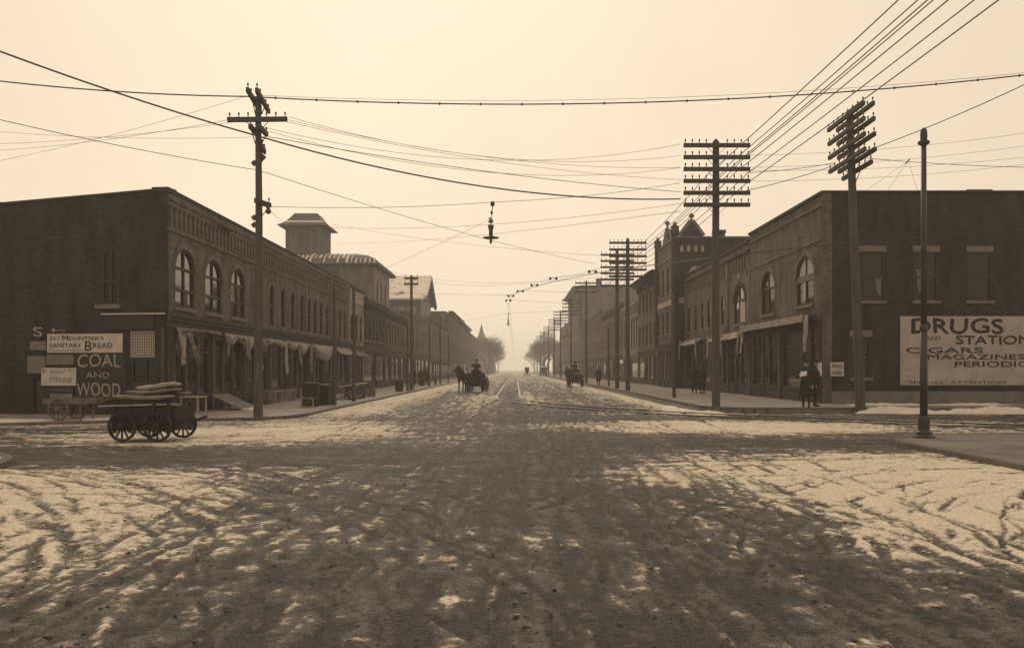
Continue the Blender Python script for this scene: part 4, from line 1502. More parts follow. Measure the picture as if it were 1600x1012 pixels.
# the side that faces the camera, seen above the lower store
FB = Frame(x3, Y3a, 0, r3)
LB = 12.0
gop = (1.0, 2.6, 8.6, 10.0, .75)
FB.part(wall_panel(LB, 0, H3, [gop]), 'wall', BRICK3)
window(FB, gop, vb=(.5,), hb=(), fw=.09)
FB.part(MB().box(-.02, .75, -.05, .01, 6.9, 7.4), 'stone_band', STONE)
FB.part(MB().box(.75, 3.4, -.05, .01, 8.0, 8.1), 'string_course', STONED)
FB.part(MB().box(6.2, LB, -.05, .01, 10.9, 11.0), 'string_course', STONED)
FB.part(MB().box(-.05, LB, -.1, .3, H3 - .01, H3 + .1), 'coping', STONED)
body(r3, x3 + .45, x3 + LB, Y3a + .3, Y3b, 0, H3 - .03, BRICK3)
for k in (.55, 1.1, 1.65, 2.2):
    FB.part(MB().prism_xz([(k - .12, 11.0), (k + .12, 11.0), (k + .12, 11.3), (k, 11.55), (k - .12, 11.3)], -.03, .02), 'gothic_panel', STONE, .0)


def gable(F, u, w, z, h, m, t=.35):
    o = F.part(MB().prism_xz([(u - w / 2, z), (u + w / 2, z), (u + w * .13, z + h * .82), (u, z + h), (u - w * .13, z + h * .82)], -.06, t), 'gable', m)
    F.part(MB().bar((u - w / 2 - .05, .12, z + .02), (u, .12, z + h + .08), .5, .1, (0, 1, 0)).bar((u + w / 2 + .05, .12, z + .02), (u, .12, z + h + .08), .5, .1, (0, 1, 0)), 'gable_coping', STONED)
    F.part(MB().tube([(u, .12, z + h), (u, .12, z + h + .35)], .09, 6).lathe([(.05, 0), (.2, .1), (.24, .22), (.12, .34), (.03, .42)], 8, (u, .12, z + h + .3)), 'finial', STONED)


gable(FB, 1.35, 1.7, H3 + .1, 1.15, BRICK3)
gable(F, L3 / 2 + .3, 3.0, H3 + .07, 1.25, BRICK)
for u in (.25, L3 - .2):
    F.part(MB().box(-.25, .25, -.2, .3, 3.6, H3 + .4).prism_xz([(-.3, H3 + .4), (.3, H3 + .4), (0, H3 + 1.0)], -.25, .35), 'corner_pier', BRICK3, u)
    F.part(MB().lathe([(.05, 0), (.16, .1), (.18, .2), (.03, .34)], 8), 'finial', STONED, u, .05, H3 + .95)
c0, c1 = FB.hit(1123, 357), FB.hit(1139, 372)
FB.part(MB().box(c0[0], c1[0], 1.2, 2.0, H3 - .4, c0[1] - .15).box(c0[0] - .06, c1[0] + .06, 1.14, 2.06, c0[1] - .15, c0[1] + .1), 'chimney', BRICK3)

row_building('bracketed_store', 'dark store with projecting bracketed eave next to the gothic hall', 1, 13.0, 74.05, 88, 10.6, BRICK, 6, 2, ZR, TRIMD, None, seed=61, over=1.1)
row_building('white_trimmed_store', 'store with tall white framed windows on the right', 1, 13.0, 88.05, 100, 8.9, BRICK4, 6, 1, ZR, TRIML, STONE, seed=62)
row_building('brick_store', 'dim brick store right of the twin poles', 1, 13.0, 100.05, 124, 9.8, BRICK2, 9, 1, ZR, TRIMD, STONED, seed=63)
row_building('brick_store', 'lower dim store beside the great hotel block', 1, 13.0, 124.05, 168, 10.6, BRICK, 14, 2, ZR, TRIMD, None, seed=64, bracket=False)
r6, F6, L6 = row_building('hotel_block', 'great four storey block with plain side wall and heavy cornice on the right', 1, 13.0, 168.05, 204, 18.6, BRICK2, 12, 3, ZR, TRIMD, STONED, seed=65, over=1.4, depth=22)
Fq = Frame(13.0, 168.05, 0, r6)
Fq.part(MB().box(0, 22, -.15, .3, 18.4, 18.7), 'coping', TRIMD)
Fq.part(MB().box(3.5, 4.6, 1, 2.2, 18.2, 20.2), 'chimney', BRICK3)
row_building('domed_store', 'far store with two little roof turrets past the great block', 1, 13.0, 204.05, 240, 10.8, BRICK2, 12, 2, ZR, TRIMD, None, seed=66)
dm = [o for o in COL.objects if o.name.startswith('domed_store')][0]
for yy in (6.0, 26.0):
    MB().box(-.1, 2.2, -yy - 1.1, -yy + 1.1, 10.6, 12.2).build('turret', BRICK2, dm)
    MB().lathe([(1.4, 12.2), (1.35, 12.9), (.9, 13.6), (.3, 14.0), (.06, 15.0)], 10, (1.05, -yy, 0)).build('turret_dome', SLATE, dm)
row_building('brick_store', 'last hazy store on the right before the bare trees', 1, 13.0, 240.05, 290, 9.5, BRICK, 14, 2, ZR, TRIMD, None, seed=67, bracket=False)

# ------------------------------------------------------------------ poles
INS = MB().lathe([(.016, 0), (.016, .08), (.032, .09), (.034, .13), (.024, .16), (.012, .18)], 8).mesh('insulator', INSUL, True)


def pole(name, label, x, y, z0, h, r0, r1, arms=(), group=None, lean=(0, 0), ins=True, steps=False, m=POLEW):
    """arms: (height, length, direction angle in degrees, pins, doubled, tilt)"""
    t = thing(name, label, 'utility pole', (x, y, z0), 0, group)
    n = 10; pts, rs = [], []
    for i in range(n + 1):
        s = i / n
        pts.append((lean[0] * s + .012 * math.sin(s * 7 + x), lean[1] * s + .012 * math.cos(s * 5 + y), -.08 + (h + .08) * s))
        rs.append(r0 + (r1 - r0) * s)
    pts.append((lean[0], lean[1], h + r1 * .9)); rs.append(.01)
    MB().tube(pts, rs, 10).build('shaft', m, t, smooth=False)
    for (z, L, ang, pins, dbl, tilt) in arms:
        s = z / h
        rr = r0 + (r1 - r0) * s
        a = R(ang); d = Vector((math.cos(a), math.sin(a), tilt)).normalized(); nrm = Vector((-math.sin(a), math.cos(a), 0))
        c = Vector((lean[0] * s, lean[1] * s, z))
        for sd in ((-1, 1) if dbl else (-1,)):
            o = c + nrm * sd * (rr + .05)
            ar = MB().bar(o - d * L / 2, o + d * L / 2, .11, .155).build('crossarm', ARMW, t)
            mb = MB()
            for e in (-1, 1):
                mb.bar(o + d * e * .42 - Vector((0, 0, .02)), c + nrm * sd * (rr + .01) - Vector((0, 0, .45)), .03, .012)
            mb.build('brace', IRON, ar)
            k = 0
            for i in range(pins):
                p = -L / 2 + .07 + (L - .14) * i / (pins - 1)
                if abs(p) < .2: continue
                q = o + d * p + Vector((0, 0, .075))
                if ins:
                    link('insulator', INS, ar, q)
                k += 1
            if not ins:
                mb = MB()
                for i in range(pins):
                    p = -L / 2 + .07 + (L - .14) * i / (pins - 1)
                    if abs(p) > .2:
                        q = o + d * p
                        mb.tube([q + Vector((0, 0, .05)), q + Vector((0, 0, .16)), q + Vector((0, 0, .26))], [.02, .032, .015], 5)
                tag(mb.build('insulator', INSUL, ar), kind='stuff')
    return t


# left corner pole
lp = pole('telephone_pole', 'tall wooden pole with crossed arms at the left corner kerb', -8.73, 28.3, ZL, 10.85, .155, .095,
          [(10.72, 2.3, 97, 5, True, 0), (10.05, 2.0, 2, 7, False, .02), (9.72, 1.0, 92, 3, True, 0), (9.1, .75, 100, 2, False, 0), (7.25, .9, 75, 2, False, 0)])
MB().tube([(.18, -.05, 7.2), (.34, -.1, 7.05)], .02, 6).lathe([(.02, .1), (.09, 0), (.1, -.08), (.03, -.14)], 10, (.36, -.1, 7.0)).build('bracket_lamp', IRON, lp)
for z, s in ((8.75, 1), (8.55, -1), (6.7, -1), (6.45, -1)):
    MB().bar((s * .10, 0, z), (s * .2, 0, z + .12), .05, .16).build('step_spike', IRON, lp)
# right corner pole and its file of six-armed poles
arms6 = [(10.42 - .475 * i, 2.65, 0, 10, False, 0) for i in range(6)]
pole('telephone_pole', 'big six armed telephone pole at the right corner kerb', 8.05, 33.4, ZR, 10.62, .165, .13, arms6)
pole('telephone_pole', 'right hand one of the two twin poles by the kerb', 7.97, 59.0, ZR, 10.7, .17, .13, arms6)
pole('telephone_pole', 'left hand one of the two twin poles by the kerb', 7.95, 65.0, ZR, 10.75, .17, .13,
     [(10.4 - .48 * i, 2.6, 0, 8, False, 0) for i in range(6)])
far = [(7.9, 92.5, 11.3), (7.9, 118, 11.5), (7.9, 145, 11.7), (7.9, 168, 11.7), (7.9, 197, 11.7), (7.9, 228, 11.9), (7.9, 263, 12.2)]
ordn = ['first', 'second', 'third', 'fourth', 'fifth', 'sixth', 'seventh']
for i, (x, y, h) in enumerate(far):
    pole('telephone_pole', ordn[i] + ' pole beyond the twin poles in the receding right hand file', x, y, ZR, h, .17, .11,
         [(h - .25 - .5 * k, 2.5, 0, 6, False, 0) for k in range((3, 5, 5, 5, 4, 4, 3)[i])], 'receding file of poles on the right', ins=False)
# pole by the drug store, arms set along the main street
pole('telephone_pole', 'leaning pole with four doubled arms before the drug store side wall', 13.3, 32.05, .1, 11.5, .19, .13,
     [(11.3 - .56 * i, 3.3, 91, 8, True, -.02) for i in range(4)] + [(9.25, 2.6, 91, 6, False, -.02)], lean=(-.42, 0))
pole('telephone_pole', 'thin far pole with two short arms on the left sidewalk', -8.1, 65, ZL, 8.9, .15, .10, [(8.7, 1.1, 0, 4, False, 0), (8.25, 1.1, 0, 4, False, 0)])
for x, y, z, h, lab in ((-8.1, 37.3, ZL, 5.4, 'short plain post beside the dark crates on the left sidewalk'),
                        (-8.1, 41.8, ZL, 5.8, 'plain post beside the heap of lumber on the left sidewalk'),
                        (-8.1, 62.7, ZL, 5.4, 'plain post just before the two armed pole on the left'),
                        (-8.1, 78.6, ZL, 5.7, 'plain post beyond the strolling pair on the left'),
                        (-8.1, 90, ZL, 7.3, 'taller plain post near the horse wagon on the left'),
                        (-8.1, 101, ZL, 6.0, 'farthest plain post on the left sidewalk'),
                        (8.4, 44, ZR, 5.5, 'slim post between the corner pole and twin poles'),
                        (8.2, 73, ZR, 5.0, 'slim post just beyond the twin poles')):
    pole('street_post', lab, x, y, z, h, .10, .075)
# iron trolley pole at the near right corner
ip = thing('iron_pole', 'slim iron trolley pole with ball cap at the near right corner', 'pole', (9.60, 19.55, .1))
MB().lathe([(.24, -.05), (.24, .04), (.18, .08), (.19, .12), (.13, .18), (.13, .46), (.11, .52)], 14).build('base', IRON, ip)
MB().tube([(0, 0, .5), (0, 0, 2.6)], [.085, .08], 12).build('shaft', IRON, ip, smooth=True)
MB().tube([(0, 0, 2.55), (0, 0, 7.02)], [.07, .058], 12).build('shaft', IRON, ip, smooth=True)
MB().lathe([(.09, 2.5), (.095, 2.58), (.07, 2.66)], 12).build('collar', IRON, ip)
MB().lathe([(.062, 6.85), (.13, 6.9), (.13, 6.95), (.075, 6.98), (.08, 7.1), (.07, 7.22), (.03, 7.27)], 12).build('cap', IRON, ip)

# ------------------------------------------------------------------ wires
def span(a, b, sag, n=18):
    a, b = Vector(a), Vector(b)
    return [a.lerp(b, i / n) - Vector((0, 0, 4 * sag * (i / n) * (1 - i / n))) for i in range(n + 1)]


def wire(label, pts, r=.012, sag=.3, m=WIRE, group=None, name='overhead_wire', cat='wire'):
    line = []
    for i, (a, b) in enumerate(zip(pts, pts[1:])):
        s = span(a, b, sag if not isinstance(sag, (list, tuple)) else sag[i])
        line += s if not line else s[1:]
    return tag(MB().tube(line, r, 5).build(name, m), label, cat, group)


# heavy messenger cable with rings
c_pts = [P(-90, 116, 26), P(388, 151, 27.3), P(1680, 108, 27)]
mc = wire('wavy cable hung on rings across the whole sky', c_pts, .022, [.15, .62], WIRE, None, 'messenger_cable', 'cable')
ln = span(c_pts[1], c_pts[2], .55, 60); MB().tube([p + Vector((0, 0, .06)) for p in ln], .008, 4).build('messenger_wire', WIRET, mc)
me = MB().lathe([(.024, -.04), (.034, 0), (.024, .04)], 8).mesh('cable_ring', WIRE)
for i in range(2, 60, 3):
    link('cable_ring', me, mc, span(c_pts[1], c_pts[2], .62, 60)[i])
wire('thick black cable sloping from upper left to the six armed pole', [P(-60, 58, 23), P(404, 213, 28.1), P(1063, 311, 33.4)], .028, [.12, .62])
G1 = 'thin wires strung between the two corner poles'
for i, (x0, y0, x1, y1, sg) in enumerate(((452, 183, 1064, 243, .75), (436, 184, 1064, 262, .5), (424, 185, 1064, 281, .35), (418, 205, 1064, 262, .8), (420, 214, 1064, 300, .2), (364, 186, 1064, 225, 1.0))):
    wire('thin wire between the two corner poles, ' + ('right end pin to second arm', 'second right pin to third arm', 'third right pin to fourth arm', 'lower short arm to third arm', 'darkest one, to the fifth arm', 'left end pin to top arm')[i], [P(x0, y0, 28.2), P(x1, y1, 33.4)], .008 if i != 4 else .012, sg, WIRET if i != 4 else WIRE, G1)
G2 = 'thin wires from the left corner pole out of the picture'
for wi, (x0, y0, x1, y1) in enumerate(((364, 186, -60, 238), (386, 150, -60, 262), (398, 186, -60, 226), (410, 214, -60, 200))):
    wire('thin wire left of the left corner pole, ' + ('from the end of its wide arm', 'the steepest one, from its top', 'from the middle of its wide arm', 'the one that rises leftward')[wi], [P(x0, y0, 28), P(x1, y1, 36)], .007, .2, WIRET, G2)
# bundle over the right-hand poles
G3 = 'bundle of heavy wires along the right hand poles'
for wi, (dx, z) in enumerate(((-.35, 9.15), (.30, 9.2), (.62, 9.66), (.72, 9.2), (1.0, 9.7), (1.25, 9.2), (1.1, 8.72))):
    wire('heavy wire of the upper right bundle, ' + ('leftmost one', 'second from the left', 'upper one of the middle pair', 'lower one of the middle pair', 'uppermost one on the right', 'rightmost one', 'lowest one')[wi], [(8.2 + dx, -14, z + .2), (8.05 + dx, 33.3, z + ZR + .12), (7.97 + dx, 58.9, z + ZR + .12), (7.95 + dx, 92.4, z + .7), (7.9 + dx * .9, 145, z + 1), (7.9 + dx * .9, 228, z + 1.2)], .016, [.3, .25, .4, .5, .6])
    COL.objects[-1]['group'] = G3
wire('upper wire from the six armed pole to the leaning pole', [P(1166, 270, 33.4), P(1303, 255, 33.2)], .012, .06)
wire('lower wire from the six armed pole to the leaning pole', [P(1166, 298, 33.4), P(1302, 259, 33.2)], .014, .06)
wire('heavy cable rising from the leaning pole to the right edge', [P(1342, 240, 32), P(1660, 104, 26)], .016, .12)
wire('level wire from the leaning pole to the right edge', [P(1340, 246, 32), P(1700, 262, 34)], .012, .12)
G4 = 'faint wires past the leaning pole to the right edge'
for wi, (y0, y1) in enumerate(((243, 196), (262, 216), (266, 236), (283, 246))):
    wire('faint thin wire from the six armed pole to the right edge, ' + ('topmost one', 'second from the top', 'third from the top', 'lowest one')[wi], [P(1164, y0, 33.4), P(1680, y1, 35)], .007, .25, WIRET, G4)
tw = thing('roof_wire_tripod', 'three thin guy wires meeting above the drug store roof', 'guy wires', P(1420, 300, 38))
apex = P(1419, 252, 38) - tw.location
for x in (1352, 1386, 1434):
    MB().tube([apex, P(x, 299, 38) - tw.location], .007, 4).build('guy_wire', WIRET, tw)
MB().bar(apex - Vector((.12, 0, .12)), apex + Vector((.08, 0, .1)), .03, .05).build('clamp', IRON, tw)
wire('long thin wire slanting from the left edge down to the twin poles', [P(-40, 178, 24), P(404, 266, 30), P(930, 412, 58)], .012, [.1, .3])
wire('thin wire from the six armed pole down to the cupola hall', [P(1064, 330, 33.4), P(520, 380, 92)], .010, .4, WIRET)
wire('thin wire from the six armed pole to the left row roof', [P(1064, 318, 33.4), P(440, 352, 45)], .008, .5, WIRET)
wire('faint wire from the cupola hall to the twin poles', [P(518, 350, 94), P(945, 400, 64)], .014, .4, WIRET)
wire('faint wire from the left row roof to the twin poles', [P(612, 425, 92), P(940, 432, 64)], .012, .8, WIRET)
wire('faint wire from the snowy gable to the twin poles', [P(640, 436, 65), P(940, 418, 64)], .009, .9, WIRET)
wire('thin wire sloping from the left pole to the cupola roof', [P(418, 324, 28.3), P(440, 345, 60)], .009, .05, WIRET)
wire('low faint wire from the left post to the arc lamp', [P(523, 450, 37.3), P(767, 342, 30)], .006, .1, WIRET)
# arc lamp hung over the crossing
lampw = wire('span wire that carries the arc lamp over the crossing', [P(404, 322, 28.3), P(768, 316, 30), P(1062, 286, 33.3)], .009, [.12, .12], WIRE)


def arc_lamp(label, x, y, Y, s=1.0):
    p = P(x, y, Y)
    t = thing('arc_lamp', label, 'street lamp', p)
    t.scale = (s, s, s)
    k = 30 / FPX
    MB().tube([(.05, 0, 0), (.06, 0, -.14 - .12)], .012, 5).lathe([(.02, -.14), (.07, -.1), (.085, -.02), (.05, .05)], 10, (.06, 0, 0)).build('pulley', IRON, t)
    MB().tube([(.06, 0, -.1), (.03, 0, -.45), (0, 0, -.7)], .012, 5).build('chain', IRON, t)
    MB().lathe([(.015, -.42), (.05, -.38), (.05, -.34), (.015, -.27)], 8, (.03, 0, 0)).build('insulator', INSUL, t)
    MB().lathe([(.03, -.74), (.085, -.7), (.085, -.62), (.03, -.56)], 10).build('insulator', INSUL, t)
    MB().box(-.09, .02, -.012, .012, -.56, -.53).build('arm', IRON, t)
    MB().lathe([(.10, -.80), (.11, -.86), (.07, -1.0), (.075, -1.18), (.10, -1.24)], 14).build('housing', IRON, t, smooth=True)
    MB().lathe([(.09, -1.20), (.29, -1.245), (.30, -1.265), (.1, -1.285)], 22).build('reflector', IRON, t)
    MB().lathe([(.05, -1.28), (.05, -1.42), (.03, -1.47)], 10).build('globe', INSUL, t)
    return t


arc_lamp('dark arc street lamp hanging over the middle of the crossing', 767, 317, 30)
# trolley wire above the track, with its curve hangers
R0 = 29.0
tp = [(-.42, y, 5.8) for y in (420, 260, 160, 100, 70, 56)]
tp += [(28.58 + R0 * math.cos(math.pi + math.pi / 2 * k / 20), 50 + R0 * math.sin(math.pi + math.pi / 2 * k / 20), 5.8) for k in range(0, 17)]
for off, lab in ((-.07, 'left one of the paired trolley wires above the track'), (.07, 'right one of the paired trolley wires above the track')):
    tag(MB().tube([(x + off, y, z) for x, y, z in tp], .008, 5).build('trolley_wire', WIRE), lab, 'wire', 'trolley wires above the tram track')
me = MB().lathe([(.015, -.06), (.06, -.03), (.06, .03), (.015, .08)], 8).mesh('hanger_insulator', IRON)
hang = [(3.3, 35.5), (1.75, 38.2), (.95, 41.2), (.27, 44.4), (-.25, 47.2), (-.42, 50.4)]
hl = ['nearest to the twin poles', 'second from the twin poles', 'third from the twin poles', 'fourth from the twin poles', 'fifth from the twin poles', 'above the straight track']
for i, (x, y) in enumerate(hang):
    t = thing('trolley_hanger', 'pair of trolley wire hangers, ' + hl[i], 'wire hanger', (x, y, 5.86), 0, 'hangers along the trolley wire curve')
    for s in (-.14, .14):
        link('hanger_insulator', me, t, (s, 0, 0))
    MB().tube([(-.2, 0, .04), (.2, 0, .04)], .012, 5).build('spreader', IRON, t)
sp = [((3.3, 35.5), (8.4, 44)), ((1.75, 38.2), (8.05, 33.4)), ((.27, 44.4), (8.4, 44)), ((-.42, 50.4), (7.97, 59)), ((-.25, 47.2), (-8.1, 41.8))]
for i, ((x, y), (qx, qy)) in enumerate(sp):
    wire('thin pull-off wire of the trolley curve, ' + ('nearest hanger to the slim right post', 'second hanger to the six armed pole', 'fourth hanger to the slim right post', 'last hanger to the twin poles', 'fifth hanger to the left lumber post')[i], [(x, y, 5.92), (qx, qy, 6.2 if i in (1, 3) else 5.6)], .007, .03, WIRET, 'pull-off wires of the trolley curve')
# second arc lamp, far up the street
arc_lamp('small far arc lamp hanging high above the tram track', 794, 490, 96, 1.0)
wire('span wire of the far arc lamp above the street', [(-8.1, 78.6, 5.7), P(794, 490, 96) + Vector((0, 0, .05)), (8.0, 92.5, 8.5)], .010, [.02, .1], WIRET)

# ------------------------------------------------------------------ bodies
def blob_mesh(caps, voxel, name, mats, pick=None, smooth=6):
    """union of tapered capsules remeshed into one continuous surface"""
    bm = bmesh.new()
    for c in caps:
        p0, p1, r0, r1 = Vector(c[0]), Vector(c[1]), c[2], c[3]
        sc = c[4] if len(c) > 4 else None
        for p, r in ((p0, r0), (p1, r1)):
            mtx = Matrix.Translation(p)
            if sc: mtx = mtx @ Matrix.Diagonal((sc[0], sc[1], sc[2], 1))
            bmesh.ops.create_icosphere(bm, subdivisions=2, radius=r, matrix=mtx)
        d = p1 - p0
        if d.length > 1e-4:
            q = d.to_track_quat('Z', 'Y').to_matrix().to_4x4()
            mtx = Matrix.Translation((p0 + p1) / 2) @ q
            if sc:
                mtx = Matrix.Translation((p0 + p1) / 2) @ Matrix.Diagonal((sc[0], sc[1], 1, 1)) @ q
            bmesh.ops.create_cone(bm, cap_ends=True, segments=12, radius1=r0, radius2=r1, depth=d.length, matrix=mtx)
    me = bpy.data.meshes.new(name)
    bm.to_mesh(me); bm.free()
    ob = bpy.data.objects.new('tmp', me)
    tmpc.objects.link(ob)
    md = ob.modifiers.new('r', 'REMESH'); md.mode = 'VOXEL'; md.voxel_size = voxel; md.use_smooth_shade = True
    ms = ob.modifiers.new('s', 'SMOOTH'); ms.factor = .5; ms.iterations = smooth
    with bpy.context.temp_override(scene=tmps, view_layer=tmps.view_layers[0]):
        dg = bpy.context.evaluated_depsgraph_get()
        dg.update()
    out = bpy.data.meshes.new_from_object(ob.evaluated_get(dg))
    bpy.data.objects.remove(ob)
    out.name = name
    out.materials.clear()
    for m in mats: out.materials.append(m)
    if pick:
        idx = [pick(p.center) for p in out.polygons]
        out.polygons.foreach_set('material_index', idx)
    out.polygons.foreach_set('use_smooth', [True] * len(out.polygons))
    return out


# a scratch scene keeps the remesh evaluation away from the big one
tmps = bpy.data.scenes.new('scratch')
tmpc = tmps.collection


def hand_caps(w, d, s=1.0, curl=.5):
    """palm, four fingers and thumb from wrist w, pointing along d"""
    w = Vector(w); d = Vector(d).normalized()
    side = d.cross(Vector((0, 1, 0)))
    if side.length < .2: side = d.cross(Vector((1, 0, 0)))
    side.normalize(); nrm = side.cross(d)
    out = [(w, w + d * .075, .028, .036)]
    for i, L in enumerate((.066, .076, .072, .056)):
        b = w + d * .085 + side * (-.030 + .020 * i)
        k = b + d * L * .5 + nrm * .008
        out += [(b, k, .0115, .0105), (k, k + (d * (1 - curl) + nrm * curl).normalized() * L * .5, .0105, .009)]
    b = w + d * .03 - side * .03
    k = b + (d * .6 - side * .7).normalized() * .04
    out += [(b, k, .013, .0115), (k, k + (d * .9 - side * .1 + nrm * .2).normalized() * .035, .0115, .0095)]
    return out


def person(label, loc, rz, pose='stand', coat=CLOTHD, trouser=CLOTHD, hat='bowler', arms=None, h=1.75, stride=.0, skirt=False, group=None):
    """standing or sitting figure, facing local -y; person > coat, hat, hair"""
    k = h / 1.75
    V = lambda x, y, z: Vector((x * k, y * k, z * k))
    sit = pose == 'sit'
    hipz = .92 if not sit else .50
    tz = hipz - .92
    sh = 1.43 + tz
    caps = []
    # torso, neck, head
    caps += [(V(-.06, 0, hipz + .03), V(.06, 0, hipz + .03), .13 * k, .13 * k), (V(0, 0, hipz + .05), V(0, -.01, 1.22 + tz), .14 * k, .155 * k),
             (V(-.11, 0, sh - .06), V(.11, 0, sh - .06), .095 * k, .095 * k), (V(0, 0, sh), V(0, -.012, 1.55 + tz), .065 * k, .058 * k)]
    hc = V(0, -.02, 1.645 + tz)
    caps += [(hc + V(0, .012, .02), hc + V(0, -.008, -.055), .092 * k, .066 * k), (hc + V(0, -.085, -.01), hc + V(0, -.10, -.03), .012 * k, .017 * k),
             (hc + V(0, -.06, -.085), hc + V(0, -.07, -.095), .026 * k, .022 * k)]
    for s in (-1, 1):
        caps += [(hc + V(s * .088, .01, -.01), hc + V(s * .092, .015, -.04), .014 * k, .010 * k), (hc + V(s * .032, -.082, .018), hc + V(s * .036, -.080, .018), .012 * k, .012 * k)]
    feet = []
    for s in (-1, 1):
        hp = V(s * .095, 0, hipz)
        if sit:
            kn = V(s * .13, -.46, hipz + .02); an = V(s * .13, -.50, hipz - .42)
        else:
            kn = V(s * .10, -.03 - s * stride * .5, .50); an = V(s * .105, .02 - s * stride + max(0, s * stride) * .2, .085)
        caps += [(hp, kn, .092 * k, .062 * k), (kn, kn.lerp(an, .35), .060 * k, .062 * k), (kn.lerp(an, .35), an, .062 * k, .042 * k),
                 (an + V(0, .03, -.035), an + V(0, -.15, -.055), .045 * k, .034 * k)]
    hands = []
    for s, tgt in zip((-1, 1), arms or (None, None)):
        s0 = V(s * .20, 0, sh - .04)
        if tgt:
            w = V(*tgt)
            mid = (s0 + w) / 2
            dd_ = (w - s0).length
            off = math.sqrt(max(.0, (.29 * k) ** 2 - (dd_ / 2) ** 2))
            el = mid + V(s * .5, .3, -.6).normalized() * off
        else:
            el = V(s * .255, .03, sh - .32); w = V(s * .25, -.06, sh - .58)
        caps += [(s0, el, .058 * k, .046 * k), (el, w, .045 * k, .030 * k)]
        caps += hand_caps(w, w - el)
        hands.append(w)
    neckz = (1.5 + tz) * k

    def pick(c):
        if c.z > neckz: return 1
        for w in hands:
            if (c - w).length < .19 and (c - w).length > .0:
                return 1
        return 0
    me = blob_mesh(caps, .0125, 'person', [trouser, SKIN], pick, 3)
    o = link('person', me, None, loc, rz)
    tag(o, label, 'person', group)
    # coat: torso, sleeves and skirts over the body
    cc = [(V(-.06, 0, hipz + .05), V(.06, 0, hipz + .05), .16 * k, .16 * k), (V(0, 0, hipz + .05), V(0, -.005, 1.24 + tz), .17 * k, .185 * k),
          (V(-.13, 0, sh - .07), V(.13, 0, sh - .07), .115 * k, .115 * k), (V(0, .01, sh), V(0, .005, 1.52 + tz), .085 * k, .08 * k)]
    if sit:
        for s in (-1, 1):
            cc += [(V(s * .1, 0, hipz), V(s * .14, -.42, hipz + .03), .13 * k, .11 * k), (V(s * .13, -.44, hipz + .0), V(s * .13, -.47, hipz - .22), .10 * k, .10 * k)]
    else:
        lo = .08 if skirt else .42
        for s in (-1, 1):
            cc += [(V(s * .07, 0, hipz), V(s * (.13 if not skirt else .17), -s * stride * .3, lo + .1), .15 * k, (.135 if not skirt else .17) * k)]
        cc += [(V(0, 0, hipz), V(0, 0, lo + .1), .17 * k, (.15 if not skirt else .2) * k)]
    for s, w in zip((-1, 1), hands):
        s0 = V(s * .20, 0, sh - .04)
        tgt = (arms or (None, None))[0 if s < 0 else 1]
        if tgt:
            mid = (s0 + w) / 2; off = math.sqrt(max(.0, (.29 * k) ** 2 - ((w - s0).length / 2) ** 2)); el = mid + V(s * .5, .3, -.6).normalized() * off
        else:
            el = V(s * .255, .03, sh - .32)
        cc += [(s0, el, .076 * k, .064 * k), (el, el.lerp(w, .93), .063 * k, .052 * k)]
    link('coat', blob_mesh(cc, .022, 'coat', [coat], None, 4), o)
    top = hc + V(0, .01, .055)
    if hat == 'bowler':
        mb = MB().lathe([(.155 * k, 0), (.16 * k, .012), (.10 * k, .014), (.102 * k, .06), (.085 * k, .105), (.03 * k, .125)], 16, top)
    elif hat == 'cap':
        mb = MB().lathe([(.10 * k, -.01), (.12 * k, .03), (.115 * k, .05), (.03 * k, .062)], 16, top).box(-.06 * k + top.x, .06 * k + top.x, top.y - .155 * k, top.y - .08 * k, top.z - .005, top.z + .008)
    else:
        mb = MB().lathe([(.21 * k, .0), (.22 * k, .02), (.12 * k, .03), (.11 * k, .10), (.05 * k, .13)], 16, top)
    mb.build('hat', CLOTHD, o, smooth=True)
    link('hair', blob_mesh([(hc + V(0, .035, .02), hc + V(0, .045, -.05), .080 * k, .058 * k)], .018, 'hair', [HAIR]), o)
    return o


# two men talking at the right corner, a pair further up, walkers on the left
pp = person('person in long dark coat holding a white paper at the right corner kerb', (11.45, 32.75, ZR), R(-30), arms=((-.20, -.30, 1.22), None), h=1.8)
MB().add([(-.16, -.42, 1.20), (.10, -.44, 1.24), (.12, -.40, 1.42), (-.14, -.38, 1.40), (-.16, -.43, 1.20), (.10, -.45, 1.24), (.12, -.41, 1.42), (-.14, -.39, 1.40)],
         [(0, 1, 2, 3), (7, 6, 5, 4), (0, 4, 5, 1), (1, 5, 6, 2), (2, 6, 7, 3), (3, 7, 4, 0)]).build('newspaper', PAPER)
nw = COL.objects[-1]
nw.location = (11.45, 32.75, ZR); nw.rotation_euler = (0, 0, R(-30))
tag(nw, 'white paper held by the person at the right corner', 'newspaper')
person('person in dark coat beside the small white notice at the right corner', (12.05, 33.4, ZR), R(60), hat='bowler', h=1.8)
person('left of two people standing before the canvas awnings on the right', (10.9, 50.6, ZR), R(170), hat='cap', stride=.1)
person('right of two people standing before the canvas awnings on the right', (11.45, 50.9, ZR), R(200), hat='bowler', coat=CLOTHM)
person('person at the right kerb just beyond the twin poles', (7.9, 79.0, ZR), R(20), hat='bowler')
person('person walking by the two armed pole on the left sidewalk', (-8.55, 69.5, ZL), R(10), stride=.15)
person('left one of two distant people strolling on the left sidewalk', (-9.3, 82.5, ZL), R(0), stride=.2, hat='wide', skirt=True)
person('right one of two distant people strolling on the left sidewalk', (-8.7, 82.0, ZL), R(5), stride=.15)


